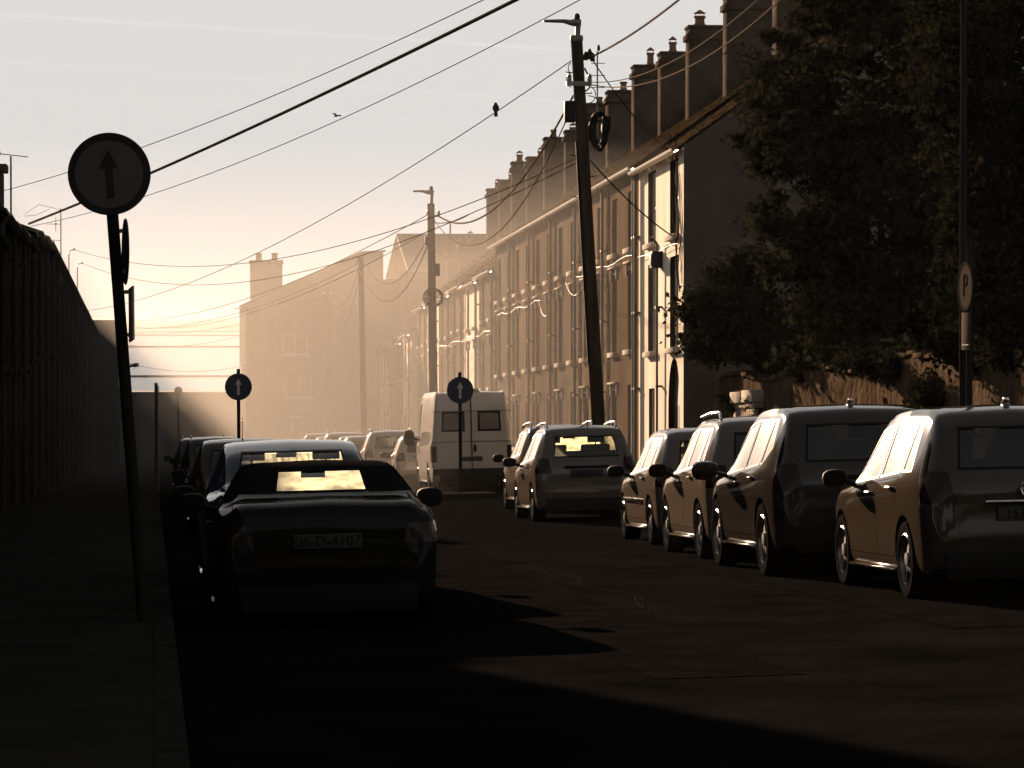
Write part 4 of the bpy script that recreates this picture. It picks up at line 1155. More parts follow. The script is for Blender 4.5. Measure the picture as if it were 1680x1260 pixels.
MB().obox(L1(.83, .52, 0, -.1), (.09, .0, 0), (0, .09, 0), (.01, 0, .17)).build('splice_closure', M['black'], p, bevel=.03)
sp = MB()                                                        # step bolts, hooks and loose loops
for k in range(7):
    t = .66 + .045 * k; sg = 1 if k % 2 else -1
    sp.tube([L1(t, sg * .10, 0, 0), L1(t, sg * .24, 0, 0), L1(t, sg * .25, 0, .03)], .012, 5)
for (t, dx, w_, h_) in ((.93, -.15, -.10, .3), (.90, .2, .14, .34), (.88, .16, .22, .25), (.95, -.14, -.06, .2)):
    sp.tube([L1(t, dx + w_ * math.sin(a * math.pi / 8), 0, h_ * (math.cos(a * math.pi / 8) - 1) / 2) for a in range(9)], .01, 5)
sp.tube([L1(.30, -.14, -.08, 0), L1(.78, -.135, -.08, 0)], .025, 6)
sp.build('step_bolts_and_conduit', M['black'], p).name = 'pole_fittings'
# second, third and fourth pole
Y2 = 110.0
top2 = at(707, 334, Y2); b2 = at(713, 780, Y2); b2 = Vector((b2.x, Y2, G(b2.x, Y2)))
p, L2 = pole('utility_pole', 'hazy utility pole with a lamp and round cable hoop behind the white van', top2, b2, .15, .115, GPOLE)
lamp_arm(p, L2, .62)
hp = MB()
for k in range(6):
    rr = .30 - .012 * k
    hp.tube([L2(.66, rr * math.cos(a * math.pi / 12) + .03 * (k % 3), -.17 - .02 * k, rr * math.sin(a * math.pi / 12)) for a in range(25)], .018, 6, cap=False)
for a in range(6): hp.tube([L2(.66, 0, -.17, 0), L2(.66, .3 * math.cos(a * math.pi / 3), -.17, .3 * math.sin(a * math.pi / 3))], .012, 5)
hp.build('cable_hoop', M['black'], p)
MB().obox(L2(.76, .15, -.05, 0), (.1, 0, 0), (0, .1, 0), (0, 0, .2)).build('splice_closure', M['black'], p, bevel=.03)
MB().obox(L2(.865, -.14, 0, 0), (.07, 0, 0), (0, .08, 0), (0, 0, .14)).build('junction_box', M['black'], p, bevel=.02)
ca = MB().obox(L2(.955, .08, 0, 0), (.2, 0, 0), (0, .03, 0), (0, 0, .03))
for dx in (-.1, .24): insulator(ca, L2(.955, dx, 0, .03), .05)
ca.build('crossarm', M['steel'], p, smooth=.6)
Y3 = 146.0
top3 = at(592, 422, Y3); b3 = at(598, 760, Y3); b3 = Vector((b3.x, Y3, G(b3.x, Y3)))
p, L3 = pole('utility_pole', 'faint utility pole lost in haze before the half gabled house', top3, b3, .14, .11, GPOLE)
MB().obox(L3(.97, 0, 0, 0), (.3, 0, 0), (0, .04, 0), (0, 0, .04)).build('crossarm', M['steel'], p)
Y4 = 178.0
top4 = at(537, 472, Y4); b4 = at(540, 755, Y4); b4 = Vector((b4.x, Y4, G(b4.x, Y4)))
p, L4 = pole('utility_pole', 'faintest utility pole at the far end against the half gabled house', top4, b4, .13, .1, GPOLE)
MB().obox(L4(.97, 0, 0, 0), (.25, 0, 0), (0, .04, 0), (0, 0, .04)).build('crossarm', M['steel'], p)
# steel column by the parking sign
Y0 = 38.4
bc = at(1579.5, 700, Y0); bc = Vector((bc.x, Y0, G(bc.x, Y0)))
lc = empty('lighting_column', bc); tag(lc, 'slim dark steel lighting column with a sunlit edge beside the parking sign', 'lamp post')
MB().tube([(0, 0, -.3), (0, 0, 1.2), (0, 0, 1.21), (0, 0, 9.0)], [.07, .07, .042, .032], 14).build('shaft', M['post'], lc, smooth=.5)
MB().tube([(0, 0, 8.9), (-.1, 0, 9.3), (-.5, 0, 9.5), (-1.0, 0, 9.55)], .03, 8).build('lamp_bracket', M['steel'], lc, smooth=.8)
MB().box(-1.5, -.95, -.1, .1, 9.5, 9.6).build('lamp_head', M['steel'], lc, bevel=.03)
# ------------------------------------------------------------------ cables
def cable(label, a, b, sag, r, m='cable', twist=0, n=28):
    a, b = Vector(a), Vector(b); pts = []
    for i in range(n + 1):
        t = i / n; q = a.lerp(b, t); q.z -= sag * 4 * t * (1 - t); pts.append(q)
    o = a.copy(); mb = MB()
    if twist:
        nn = twist * 6
        for ph in (0, math.pi):
            mb.tube([a.lerp(b, i / nn) + Vector((math.cos(i * math.pi / 3 + ph) * r * .9, 0, -sag * 4 * (i / nn) * (1 - i / nn) + math.sin(i * math.pi / 3 + ph) * r * .9)) - o for i in range(nn + 1)], r, 5)
    else: mb.tube([q - o for q in pts], r, 6)
    c = mb.build('cable', M[m], None, smooth=1.0); c.location = o
    return tag(c, label, 'cable', 'overhead cables')
def roof_eave(px, up=0):
    """a point on the gutter line of the unlit row where it is seen at picture column px"""
    d = RC @ Vector(((px - 840) / F, 0, -1)); Y = (XL - .2) / d.x * d.y
    return Vector((XL - .2, Y, G(XL, Y) + 7.1 + up))
ct = Vector((bc.x, Y0, bc.z + 8.8))
cable('thick dark cable swooping from the unlit roofs up over the street', roof_eave(48), ct, .25, .030)
cable('thin upper cable above the thick one, running from the unlit roofs', at(2, 314, 83), ct + Vector((0, 0, .25)), .55, .008)
cable('thin lower cable just under the thick one', roof_eave(52, .05), ct + Vector((.02, 0, -.12)), .75, .0075)
e4 = roof_eave(133, .15)
cp0, cp1 = L1(.955, -.14) + b1, e4
bird_cable = cable('cable with the perched bird, from the lamp pole to the unlit roofs', cp0, cp1, 1.0, .011)
CABSAG = 1.0
sw = []
for (px, pyt, pyb, lab) in ((113, 411, 458, 'taller bent'), (127, 433, 478, 'shorter bent')):
    e = roof_eave(px - 4, .0); Yp = e.y
    t_ = at(px, pyt, Yp)
    o = empty('entry_mast', (e.x, e.y, e.z)); tag(o, lab + ' pipe mast carrying a cable over the unlit gutter', 'cable mast', 'bent pipe masts on the unlit roofs')
    lt = t_ - Vector(e)
    MB().tube([(-.25, 0, .05), (-.05, 0, -.02), (lt.x - .03, 0, .12), (lt.x, 0, .35), (lt.x, 0, lt.z - .1), (lt.x + .04, 0, lt.z), (lt.x + .2, 0, lt.z + .03)], .022, 8).build('pipe', M['steel'], o, smooth=.9)
    MB().lathe([(.03, 0), (.04, .02), (.02, .1)], (lt.x + .2, 0, lt.z), 'z', 8).build('insulator', M['black'], o)
    sw.append(t_ + Vector((.2, 0, .03)))
cable('upper thin line from the lamp pole to the taller bent mast', L1(.745, -.14) + b1, sw[0], 1.3, .010)
cable('lower thin line from the lamp pole to the shorter bent mast', L1(.735, -.14) + b1, sw[1], 1.6, .010)
yend = G(-1.75, YX) + 7.6
cable('thin line from the hazy second pole down to the flat topped end house', L2(.96, -.1) + b2, (-1.8, YX + 6, yend), .9, .014)
cable('second thin line from the hazy pole to the flat topped end house', L2(.90, -.12) + b2, (-1.8, YX + 14, yend - .2), 1.2, .012)
cable('line from the third pole across to the flat topped end house', L3(.97, -.1) + b3, (-1.8, YX + 9, yend - .4), .8, .014)
cable('sagging line from the fourth pole across to the flat topped end house', L4(.95, -.1) + b4, (-1.8, YX + 12, yend - .6), .7, .014)
hc = Vector((XD, YD - .25, G(XD, YD)))
cable('lower line from the hazy gabled house across the water gap', hc + Vector((.1, 0, 7.0)), (-1.8, YX + 3, yend - 1.2), .35, .013)
cable('lowest line from the hazy gabled house across the water gap', hc + Vector((.1, 0, 5.4)), (-1.8, YX + 3, yend - 2.0), .5, .013)
cable('twisted bright cable rising from the lamp pole over the pale corner house', L1(.965, .3) + b1, ct + Vector((.1, 0, 1.0)), .55, .014, 'shinycable', 60)
cable('bright upper service line from the crossarm of the lamp pole', L1(.91, .18) + b1, ct + Vector((.12, 0, .3)), 1.05, .010, 'shinycable')
cable('bright lower service line from the crossarm of the lamp pole', L1(.905, .2) + b1, ct + Vector((.12, 0, .0)), 1.15, .012, 'shinycable')
cable('twisted sagging cable between the lamp pole and the hoop pole', L1(.88, -.13) + b1, L2(.955, .24) + b2, 1.1, .015, 'shinycable', 70)
cable('smooth bright cable between the lamp pole and the hoop pole', L1(.865, -.13) + b1, L2(.94, .1) + b2, 1.7, .014, 'shinycable')
cable('bright sagging cable from the hoop pole to the third pole', L2(.88, -.12) + b2, L3(.98, .1) + b3, 1.2, .015, 'shinycable')
cable('deeper bright cable from the hoop pole to the third pole', L2(.85, -.12) + b2, L3(.95, -.1) + b3, 1.6, .018, 'shinycable')
cable('faint sagging cable from the third pole to the fourth', L3(.94, -.1) + b3, L4(.97, .1) + b4, 1.0, .016, 'shinycable')
cable('lower faint cable from the third pole to the fourth', L3(.90, -.1) + b3, L4(.80, .1) + b4, 1.2, .015, 'shinycable')
cable('drooping cable across the hazy gable below its chimney', hc + Vector((.3, -.2, 7.75)), L4(.80, -.1) + b4, .5, .018, 'shinycable')
nf = Vector((XR - .12, 0, 0))
cable('dark stay running from the lamp pole top to the corner house gutter', L1(.962, .28) + b1, at(1096, 247, 83.2), .15, .014)
cable('dark drop wire from the lamp pole to the front of the corner house', L1(.74, .14) + b1, at(1110, 392, 81.2), .12, .016)
cable('dark line from the hoop pole to the lower terrace eaves', L2(.93, .12) + b2, at(770, 352, 121), .1, .016)
# cables clipped along the sunny fronts
def front(label, pts, r=.008, m='wallcable'):
    o = Vector(pts[0]); mb = MB().tube([Vector(q) - o for q in pts], r, 6)
    c = mb.build('wall_cable', M[m], None, smooth=1.0); c.location = o
    tag(c, label, 'cable', 'cables clipped along the house fronts')
def FP(Y, h, out=.10): return (XR - out, Y, G(XR, Y) + h)
def loop(Ya, Yb, ha, hb, sag, n=14): return [FP(Ya + (Yb - Ya) * i / n, ha + (hb - ha) * i / n - sag * 4 * (i / n) * (1 - i / n), .14) for i in range(n + 1)]
front('pale cable clipped across the corner house below its upper windows', [FP(79.4 + k * .8, 5.72 + .03 * math.sin(k)) for k in range(10)])
front('pale cable strung level across the three-storey fronts above the hoods', [FP(87 + k * 1.2, 5.85 + .05 * math.sin(k * 1.3)) for k in range(11)])
front('short drooping loop of pale cable on the second three-storey front', loop(96.5, 101, 5.75, 5.8, .45))
front('deeper drooping loop of pale cable on the fourth three-storey front', loop(104.5, 108, 5.5, 5.5, .5))
front('pale cable strung across the last three-storey fronts', [FP(108 + k * 1.5, 5.55 + .06 * math.sin(k * 1.7)) for k in range(10)])
front('pale cable strung along the lower hazy fronts', [FP(124 + k * 2.2, 5.1 + .07 * math.sin(k * 2.1), .12) for k in range(14)], .009)
# ------------------------------------------------------------------ signs
def arrow(mb, c, s, y):
    """upright arrow of height s about c in the x,z plane, face at y"""
    w_ = s * .075
    pl = [(-w_, -s * .5), (w_, -s * .5), (w_, s * .12), (s * .20, s * .12), (0, s * .5), (-s * .20, s * .12), (-w_, s * .12)]
    vs = [(c[0] + u, y, c[1] + v) for u, v in pl] + [(c[0] + u, y + .003, c[1] + v) for u, v in pl]
    mb.add(vs, [(0, 1, 2, 6), (2, 3, 4), (2, 4, 6), (4, 5, 6)] + [(i, (i + 1) % 7, 7 + (i + 1) % 7, 7 + i) for i in range(7)])
def disc(rad, y, t=.012, n=64):
    return MB().lathe([(rad, y), (rad + .003, y + t * .5), (rad, y + t)], (0, 0, 0), 'y', n)
YS = 26.0
cS = at(179.5, 286, YS); bS = at(237, 1022, YS); bS.z = G(bS.x, YS)
sgn = empty('round_sign', bS); tag(sgn, 'large round ahead-only sign on a leaning post against the sky', 'road sign')
lc_ = cS - bS; axs = lc_.normalized(); lean = math.atan2(lc_.x, lc_.z)
MB().tube([axs * -.3, axs * (lc_.length + .26)], .044, 16).build('post', M['post'], sgn, smooth=.8)
def on_post(o, d, dx=0, dy=0):
    o.location = axs * d + Vector((dx, dy, 0)); o.rotation_euler = (0, lean, 0); return o
f = on_post(disc(.300, -.075).build('sign_face', M['signface'], sgn, smooth=.6), lc_.length)
MB().lathe([(.252, -.0785), (.302, -.0785), (.306, -.068), (.302, -.060), (.29, -.060), (.29, -.0757), (.252, -.0757)], (0, 0, 0), 'y', 64, True).build('sign_rim', M['shade'], f, smooth=.5)
ab = MB(); arrow(ab, (0, 0), .36, -.080); ab.build('arrow', M['shade'], f)
for dz in (-.13, .13): on_post(MB().box(-.06, .06, -.062, .05, -.02, .02).build('sign_clip', M['steel'], sgn, bevel=.004), lc_.length + dz)
d2 = lc_.length - (412 - 286) / (F / YS)
e = on_post(disc(.245, -.006).build('side_sign', M['signblue'], sgn, smooth=.6), d2, .075, .02); e.rotation_euler = (0, lean, R(-84))
label2 = 'disc turned edge on to the road'
for dz in (-.15, .15): on_post(MB().box(.03, .075, -.015, .03, -.015, .015).build('sign_clip', M['steel'], sgn), d2 + dz)
d3 = lc_.length - (514 - 286) / (F / YS)
e = on_post(MB().box(-.15, .15, -.008, .008, -.20, .20).build('side_plate', M['signwhite'], sgn, bevel=.003), d3, .085, .02); e.rotation_euler = (0, lean, R(-84))
for dz in (-.16, .16): on_post(MB().box(.03, .085, -.015, .03, -.015, .015).build('sign_clip', M['steel'], sgn), d3 + dz)
on_post(MB().tube([(.03, 0, 0), (.09, 0, .005)], .012, 6).lathe([(.02, 0), (.02, .03)], (.09, 0, -.01), 'z', 8).build('bracket_bolt', M['steel'], sgn), lc_.length - (600 - 286) / (F / YS))
for (px, py, Y, lab, rr) in ((391, 634.5, 78.0, 'round ahead-only sign standing clear against haze beside the unlit cars', .300), (754.5, 640, 77.6, 'round ahead-only sign standing in front of the white van', .298)):
    c = at(px, py, Y); b = Vector((c.x + .02, Y, G(c.x, Y) + .1))
    s = empty('round_sign', b); tag(s, lab, 'road sign', 'round signs on the kerb islands')
    h = c.z - b.z
    MB().tube([(0, 0, -.3), (c.x - b.x, 0, h + .40)], .040, 14).build('post', M['post'], s, smooth=.8)
    f = disc(rr, -.065).build('sign_face', M['signblue'], s, smooth=.6); f.location = (c.x - b.x, 0, h)
    ab = MB(); arrow(ab, (0, 0), .37, -.069); ab.build('arrow', M['signwhite'], f)
    for dz in (-.13, .13): MB().box(-.05, .05, -.052, .045, dz - .02, dz + .02).build('sign_clip', M['steel'], f)
# parking sign turned to the road
Yp = 38.2
cp = at(1585, 470, Yp); bp = Vector((cp.x, Yp, G(cp.x, Yp) + .1))
ps = empty('parking_sign', bp); tag(ps, 'oval looking parking sign turned side on to the road, with a plate below it', 'road sign')
h = cp.z - bp.z
MB().tube([(.04, 0, -.3), (.04, 0, h + .5)], .036, 14).build('post', M['post'], ps, smooth=.8)
f = disc(.275, -.012).build('sign_face', M['parkface'], ps, smooth=.6); f.location = (0, 0, h); f.rotation_euler = (0, 0, R(-86))
MB().lathe([(.245, -.0155), (.278, -.0155), (.281, -.006), (.245, -.0125)], (0, 0, 0), 'y', 48, True).build('sign_rim', M['post'], f, smooth=.5)
text('letter', 'P', .36, M['softtop'], f, (0, -.0145, .0), (R(90), 0, 0))
hp_ = (545 - 470) / (F / Yp)
f = MB().box(-.15, .15, -.008, .004, -.21, .21).build('plate', M['parkplate'], ps, bevel=.004); f.location = (0, 0, h - hp_); f.rotation_euler = (0, 0, R(-86))
MB().box(-.13, .13, -.0105, -.0085, -.155, -.145).build('plate_rule', M['black'], f)
# far small sign, timber post
Yf = 205.0
cf = at(292.5, 641, Yf); bf = Vector((cf.x, Yf, G(cf.x, Yf)))
s = empty('round_sign', bf); tag(s, 'tiny hazy round sign on a tall post at the bottom of the street', 'road sign')
h = cf.z - bf.z
MB().tube([(0, 0, -.3), (0, 0, h)], .05, 10).build('post', M['post'], s)
f = disc(.24, -.07).build('sign_face', M['signface'], s, smooth=.6); f.location = (0, 0, h)
Yb = 95.0
tb = at(257, 628, Yb); bb = Vector((tb.x, Yb, G(tb.x, Yb) + .1))
s = empty('timber_post', bb); tag(s, 'plain dark square topped post on the unlit pavement', 'post')
h = tb.z - bb.z
MB().box(-.06, .03, -.05, .05, -.2, h).build('post', M['wood'], s, bevel=.008)
MB().box(.032, .06, -.04, .04, -.2, h - .08).build('side_batten', M['steel'], s, bevel=.004)
# ------------------------------------------------------------------ aerials on the unlit roofs
Ya = 82.0
ba, ta = at(18, 335, Ya), at(18, 256, Ya)
o = empty('television_aerial', ba); tag(o, 'television aerial with a long boom above the dark eave chimney', 'aerial', 'aerials on the unlit roofs')
hh = (ta - ba).z
MB().tube([(0, 0, -.3), (0, 0, hh)], .022, 8).build('mast', M['steel'], o)
bm_ = MB().tube([(-.42, 0, hh + .07), (.40, 0, hh - .02)], .012, 6)
for k in range(5): bm_.tube([(-.32 + k * .15, -.22, hh + .06 - k * .016), (-.32 + k * .15, .22, hh + .06 - k * .016)], .006, 5)
bm_.lathe([(.05, -.04), (.05, .04)], (-.28, 0, hh + .06), 'x', 8)
bm_.build('boom', M['steel'], o)
Ya = 112.0
ba, ta = at(100, 445, Ya), at(100, 342, Ya)
o = empty('television_aerial', ba); tag(o, 'spindly aerial mast with bent loops rising from the unlit roofs', 'aerial', 'aerials on the unlit roofs')
hh = (ta - ba).z
MB().tube([(0, 0, -.4), (0, 0, hh)], .02, 8).build('mast', M['steel'], o)
bm_ = MB()
bm_.tube([(0, 0, hh - .05), (-.3, 0, hh + .03), (-.7, 0, hh + .12), (-1.1, 0, hh - .15), (-1.15, 0, hh - .25), (-.8, 0, hh - .22), (-.35, 0, hh - .02)], .008, 5)
bm_.tube([(-.45, 0, hh - .5), (0, 0, hh - .5)], .01, 5).tube([(-.75, 0, hh - 1.0), (0, 0, hh - 1.02)], .01, 5).tube([(-.16, 0, hh - .75), (-.16, 0, hh - .28)], .01, 5)
bm_.lathe([(.03, -.03), (.03, .03)], (-.16, 0, hh - .5), 'x', 8)
bm_.build('loops', M['steel'], o)
o = empty('wall_lamp', at(131, 499, 148)); tag(o, 'small lamp sticking out from the unlit gutter near the bottom of the row', 'lamp')
MB().tube([(-.18, 0, .06), (0, 0, 0)], .02, 6).build('bracket', M['black'], o)
MB().lathe([(.02, 0), (.06, .03), (.07, .16), (.04, .2)], (.0, 0, -.0), 'x', 10).build('lamp_head', M['black'], o, smooth=.7)
Ya = 112.0
ba = at(980, 150, 100); ta = at(981, 84, 100)
o = empty('television_aerial', ba); tag(o, 'thin aerial mast with a small bird on top, seen beside the lamp pole head', 'aerial')
hh = (ta - ba).z
MB().tube([(0, 0, -1.6), (0, 0, hh)], .022, 8).build('mast', M['steel'], o)
bm_ = MB()
for k in range(3): bm_.tube([(-.2, 0, hh - .35 - .35 * k), (.22, 0, hh - .35 - .35 * k)], .012, 5)
bm_.build('cross_rods', M['steel'], o)
# ------------------------------------------------------------------ birds
t = .0
best = None
for i in range(400):
    t = i / 400; q = cp0.lerp(cp1, t); q.z -= CABSAG * 4 * t * (1 - t)
    d = (RC.transposed() @ (q - cam.location)); px = 840 + F * d.x / -d.z
    if best is None or abs(px - 812) < best[0]: best = (abs(px - 812), q.copy())
q = best[1]
bd = MB()
prof = [(.012, -.135), (.045, -.125), (.040, -.06), (.036, -.03), (.062, .01), (.078, .055), (.076, .09), (.058, .125), (.045, .14), (.042, .16), (.03, .182), (.008, .192)]
bd.lathe(prof, (0, 0, 0), 'z', 18)
bd.v = [(x * 1.0, y * (.55 if z < -.03 else .95) + .25 * (z - .02), z) for x, y, z in bd.v]
bd.tube([(0, .10, .155), (0, .14, .15)], [.012, .002], 6)
b = bd.build('bird', M['bird'], None, smooth=1.2); b.location = q + Vector((0, 0, .03)); tag(b, 'dark bird perched on the thin cable in open sky', 'bird')
b = empty('bird', at(552, 190, 60)); tag(b, 'small bird flying near the thick cable', 'bird')
MB().lathe([(.002, -.10), (.02, -.08), (.03, -.02), (.028, .04), (.018, .08), (.004, .11)], (0, 0, 0), 'x', 12).build('body', M['bird'], b, smooth=1)
wg = MB()
for sg in (-1, 1):
    wg.add([(-.03, 0, .01), (.03, 0, .01), (.05, sg * .13, .05), (.0, sg * .26, .02), (-.05, sg * .12, .05), (-.03, 0, .018), (.03, 0, .018), (.05, sg * .13, .056), (.0, sg * .26, .024), (-.05, sg * .12, .056)],
           [(0, 1, 2, 3, 4), (9, 8, 7, 6, 5), (0, 5, 6, 1), (1, 6, 7, 2), (2, 7, 8, 3), (3, 8, 9, 4), (4, 9, 5, 0)])
wg.build('wings', M['bird'], b); b.rotation_euler = (R(14), R(-8), R(35)); b.scale = (.55, .55, .55)
b = MB().lathe([(.004, -.06), (.03, -.05), (.05, .02), (.04, .07), (.035, .10), (.01, .13)], (0, 0, 0), 'z', 12).build('bird', M['bird'], None, smooth=1); b.location = ta + Vector((.02, 0, .06))
tag(b, 'tiny bird sitting on the aerial tip beside the lamp pole', 'bird')
# ------------------------------------------------------------------ old yard wall, gate
XW = 12.95
yw = empty('yard_wall', (XW, 79.1, G(XW, 79.1))); tag(yw, 'rough streaked yard wall under the overhanging tree, next to the corner house', 'wall')
nY, nZ = 230, 26; LWl = 42.0; vs = []; fs = []; r_ = random.Random(11)
hts = [2.48 + .10 * math.sin(j * .13) + r_.uniform(-.03, .03) for j in range(nY + 1)]
colx = [r_.uniform(-.012, .008) for j in range(nY + 1)]
for j in range(nY + 1):
    y = -LWl * j / nY
    for i in range(nZ + 1):
        vs.append((colx[j] * (.6 + .4 * math.sin(i * .5 + j)) + r_.uniform(-.008, .008), y, -.4 + (hts[j] + .4) * i / nZ))
for j in range(nY):
    for i in range(nZ):
        a = j * (nZ + 1) + i; fs.append((a, a + 1, a + nZ + 2, a + nZ + 1))
wb = MB().add(vs, fs)
base = len(vs)
wb.add([(0.0, 0, hts[0]), (0, -LWl, hts[-1]), (.45, -LWl, hts[-1]), (.45, 0, hts[0]), (.45, 0, -.4), (.45, -LWl, -.4), (0, -LWl, -.4)], [(0, 1, 2, 3), (3, 2, 5, 4), (1, 6, 5, 2)])
wb.build('wall', M['wallrough'], yw, shear=SL)
cp_ = MB()
for j in range(60):
    y1_, y0_ = -.7 * j, -.7 * (j + 1) + .015
    h_ = 2.50 + .10 * math.sin((j * 3.83) * .13) + r_.uniform(-.02, .03)
    cp_.box(-.06 + r_.uniform(-.03, .02), .5, y0_, y1_, h_, h_ + .07 + r_.uniform(0, .03))
cp_.build('coping', M['wallrough'], yw, shear=SL, bevel=.02)
MB().box(-.10, .4, -.42, -.06, -.4, 2.75).build('pier', M['quoin'], yw, shear=SL, bevel=.02)
gt = empty('yard_gate', (XW - .16, 73.1, G(XW, 73.1))); tag(gt, 'pale boarded gate with two stone lintel blocks set in the rough yard wall', 'gate')
g = MB()
for k in range(10): g.box(-.03 + .004 * (k % 2), .06, .02 + k * .26, .02 + k * .26 + .25, -.1, 1.83)
g = g.build('gate_leaf', M['gate'], gt, shear=SL, bevel=.006)
MB().box(-.06, -.032, .1, 2.5, 1.62, 1.72).box(-.06, -.032, .1, 2.5, .3, .4).build('rail', M['gate'], g, shear=SL, bevel=.006)
MB().box(-.065, -.033, .5, .62, .9, 1.3).build('latch', M['black'], g, shear=SL, bevel=.005)
MB().box(-.10, .3, -.06, 1.28, 1.98, 2.24).build('lintel_block', M['sill'], gt, shear=SL, bevel=.02)
MB().box(-.11, .3, 1.31, 2.72, 1.97, 2.22).build('lintel_block', M['sill'], gt, shear=SL, bevel=.02)
MB().box(-.05, .2, -.04, 2.66, 1.85, 1.968).build('head_rail', M['gate'], gt, shear=SL, bevel=.006)
# ------------------------------------------------------------------ trees
def blob(px, py, Y, rx, ry, rY):
    k = F / (Y * 1.015); return (at(px, py, Y), (rx / k, rY, ry / k))
def leaves(name, m, parent, blobs, origin, nclump, per, size, seed, cr=.34):
    r_ = random.Random(seed); vs = []; fs = []
    tot = sum((b[1][0] * b[1][2] + b[1][0] * b[1][1] + b[1][1] * b[1][2]) for b in blobs)
    for (c, rad) in blobs:
        sh = (rad[0] * rad[2] + rad[0] * rad[1] + rad[1] * rad[2]) / tot
        for _ in range(max(3, int(nclump * sh))):
            d = Vector((r_.gauss(0, 1), r_.gauss(0, 1), r_.gauss(0, 1))).normalized()
            f_ = r_.uniform(.35, 1.06) ** .55
            if r_.random() < .12: f_ *= 1.12
            cc = c + Vector((d.x * rad[0], d.y * rad[1], d.z * rad[2])) * f_ - origin
            rc = cr * r_.uniform(.6, 1.35); dens = int(per * r_.uniform(.5, 1.4))
            for _k in range(dens):
                e_ = Vector((r_.gauss(0, .5), r_.gauss(0, .5), r_.gauss(0, .34))) * rc
                p_ = cc + e_
                s_ = size * r_.uniform(.6, 1.35)
                n_ = (Vector((r_.gauss(0, .6), r_.gauss(0, .6), r_.gauss(.7, .5))) + d * .4).normalized()
                u = n_.cross(Vector((r_.gauss(0, 1), r_.gauss(0, 1), r_.gauss(0, .4)))).normalized(); v = n_.cross(u)
                i0 = len(vs)
                vs += [p_ - u * s_ * .5, p_ + v * s_ * .38 - u * s_ * .05 + n_ * s_ * .08, p_ + u * s_ * .55 - n_ * s_ * .1, p_ - v * s_ * .38 - u * s_ * .05 + n_ * s_ * .08]
                fs.append((i0, i0 + 1, i0 + 2, i0 + 3))
    me = bpy.data.meshes.new(name); me.from_pydata([tuple(v) for v in vs], [], fs); me.materials.append(m)
    return link(name, me, parent)
def limb(mb, a, b, ra, rb, r_, n=5, wob=.15):
    pts = [a.lerp(b, i / n) + (Vector((r_.uniform(-wob, wob), r_.uniform(-wob, wob), r_.uniform(-wob, wob))) if 0 < i < n else Vector()) for i in range(n + 1)]
    mb.tube(pts, [ra + (rb - ra) * i / n for i in range(n + 1)], 8)
def tree(label, X, Y, hs_, blobs, nclump, per, size, seed, kind='leaf'):
    o = Vector((X, Y, G(X, Y) - .1)); t_ = empty('broadleaf_tree', o); tag(t_, label, 'tree', 'trees behind the yard wall')
    r_ = random.Random(seed); tb_ = MB(); fork = Vector((.1, .1, hs_))
    limb(tb_, Vector((0, 0, -.2)), fork, .24, .16, r_, 6, .05)
    for (c, rad) in blobs:
        e_ = c - o; mid = fork.lerp(e_, .55) + Vector((0, 0, .3))
        limb(tb_, fork, mid, .12, .07, r_); limb(tb_, mid, e_, .07, .03, r_)
        for _ in range(5):
            d = Vector((r_.uniform(-1, 1) * rad[0], r_.uniform(-1, 1) * rad[1], r_.uniform(-.6, 1) * rad[2])) * .75
            limb(tb_, mid.lerp(e_, r_.random()), e_ + d, .035, .012, r_, 4, .08)
    tb_.build('trunk', M['bark'], t_, smooth=1.2)
    leaves('crown', M[kind], t_, blobs, o, nclump, per, size, seed)
tree('broad dark tree hiding most of the corner house gable above the yard wall', 14.6, 67.5, 2.6,
     [blob(1400, 110, 68, 165, 190, 2.6), blob(1325, 330, 68, 120, 150, 2.0), blob(1450, 430, 66.5, 130, 160, 2.0), blob(1300, 190, 70, 85, 110, 1.6), blob(1550, 250, 64, 120, 300, 2.0), blob(1490, -60, 67, 190, 160, 2.6), blob(1400, 520, 66.5, 110, 75, 1.5), blob(1340, 588, 68.5, 60, 26, 1.0), blob(1440, 582, 64, 75, 26, 1.0), blob(1530, 578, 60, 60, 30, .9)],
     640, 110, .15, 5)
tree('smaller bushy dark tree spilling over the yard wall beside the corner house', 13.6, 75.0, 1.8,
     [blob(1185, 520, 75.5, 62, 78, 1.2), blob(1250, 545, 74.5, 80, 60, 1.2), blob(1330, 570, 72, 80, 46, 1.1), blob(1215, 470, 75.5, 55, 55, 1.0)], 190, 95, .13, 6)
tree('dark tree by the parking sign, standing farthest up the yard wall', 14.4, 51.0, 2.4,
     [blob(1560, 60, 53, 70, 120, 1.2), blob(1650, 120, 51, 130, 260, 1.7), blob(1640, 420, 50, 95, 190, 1.4), blob(1740, 300, 50, 120, 300, 1.6), blob(1600, 560, 54, 60, 60, .8)], 520, 130, .095, 7, 'ivy')
iv = empty('ivy', (XW, 57, G(XW, 57) + 2.0)); tag(iv, 'ivy hanging down the sunlit face of the yard wall under the big tree', 'ivy')
leaves('leaf_mass', M['ivy'], iv, [blob(1525, 640, 56.5, 22, 42, .8), blob(1470, 605, 60, 40, 18, .9), blob(1428, 598, 61.4, 44, 18, 1.1)], Vector(iv.location), 60, 70, .10, 9, .22)
MB().tube([(0, .5, -1.6), (-.06, .3, -.8), (-.06, 0, .2), (.1, -.2, .7)], [.03, .025, .02, .01], 6).build('stem', M['bark'], iv)
iv = empty('ivy', (XW - .2, 75.6, G(XW, 75.6) + 2.1)); tag(iv, 'sprig of ivy clinging around the lintel of the pale boarded gate', 'ivy')
leaves('leaf_mass', M['ivy'], iv, [blob(1192, 655, 76.2, 13, 10, .3), blob(1236, 655, 73.4, 9, 7, .3), blob(1200, 668, 75.6, 9, 7, .2)], Vector(iv.location), 16, 26, .09, 10, .16)
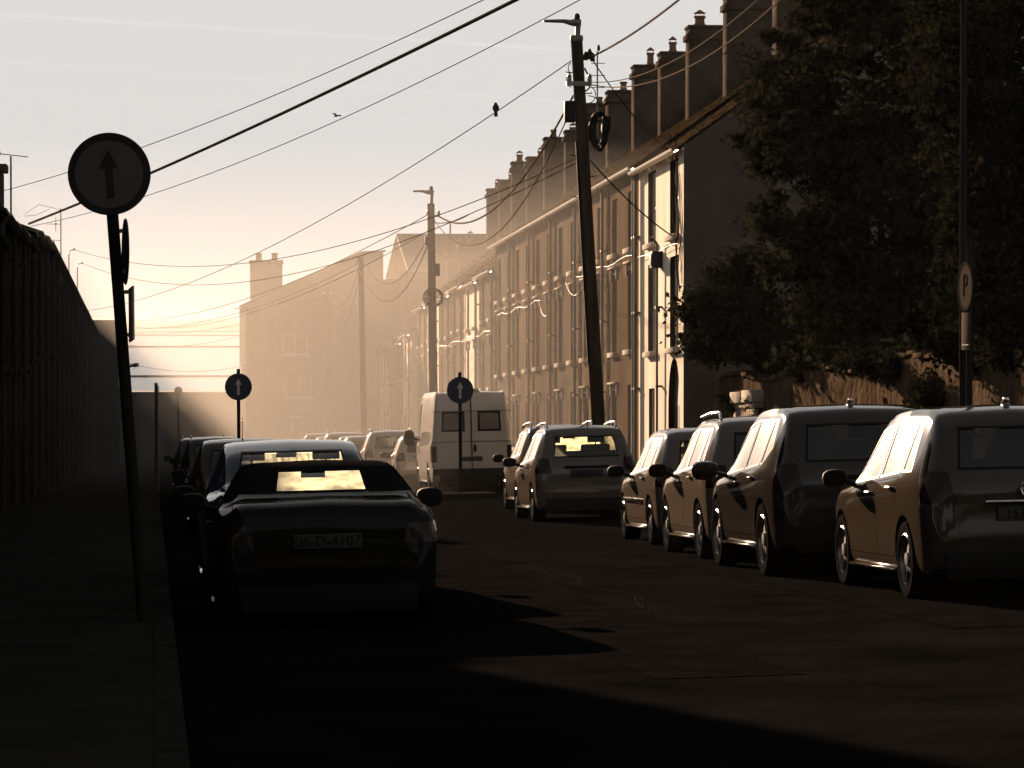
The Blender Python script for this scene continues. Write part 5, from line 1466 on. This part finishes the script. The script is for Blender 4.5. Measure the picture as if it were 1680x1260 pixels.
MB().tube([(.12, -2.3, .1), (.05, -1.2, .2), (.05, .0, .16), (.1, .6, -.2)], .012, 5).build('stem', M['bark'], iv)
# added unseen behind the camera, darkening what car tails reflect: a row and trees
for i in range(5):
    h = copy_tree(proto[i % 3]); h.location = (-14 + i * LW, -30, G(-14 + i * LW, -30)); h.rotation_euler = (0, 0, R(-90))
    tag(h, 'added unseen dark house behind the camera that darkens reflections, %s from the seaward end' % ORD[i], 'house', 'added unseen houses behind the camera')
for (X, Y, sd_) in ((-5.5, -9, 21), (4.0, -12, 22), (13.5, -8, 23)):
    bl = [(Vector((X + dx, Y + dy, G(X, Y) + z)), (rx, ry, rz)) for (dx, dy, z, rx, ry, rz) in ((0, 0, 8.5, 4.2, 4, 3.8), (-2, 1, 11, 3, 3, 2.8), (2, -1, 11, 3.2, 3, 2.8))]
    tree('added unseen tree behind the camera that darkens reflections, %s from the seaward end' % ORD[sd_ - 21], X, Y, 3.2, bl, 260, 40, .62, sd_)
# ------------------------------------------------------------------ air
def volume_box(name, mesh, dens, col, g):
    m = bpy.data.materials.new(name); m.use_nodes = True; n = m.node_tree
    for x in list(n.nodes): n.nodes.remove(x)
    out = n.nodes.new('ShaderNodeOutputMaterial'); v = n.nodes.new('ShaderNodeVolumePrincipled')
    v.inputs['Color'].default_value = (*col, 1); v.inputs['Density'].default_value = dens; v.inputs['Anisotropy'].default_value = g
    n.links.new(v.outputs[0], out.inputs['Volume'])
    return tag(mesh.build(name, m), kind='stuff')
HAZE, MIST, GH = .00002, .0036, .35
volume_box('haze', MB().box(-3600, 3600, -66, 5260, -14.5, 16), HAZE, (1, .98, .95), GH)
mz = MB()
mv = []
for (y, tp) in ((82, 8.6), (222, 11.2)):
    mv += [(-12.5, y, G(0, y) - .9), (21, y, G(0, y) - .9), (21, y, G(0, y) + tp), (-12.5, y, G(0, y) + tp)]
mz.add(mv, [(0, 1, 2, 3), (7, 6, 5, 4), (0, 4, 5, 1), (1, 5, 6, 2), (2, 6, 7, 3), (3, 7, 4, 0)])
volume_box('street_mist', mz, MIST, (.405, .385, .357), GH)
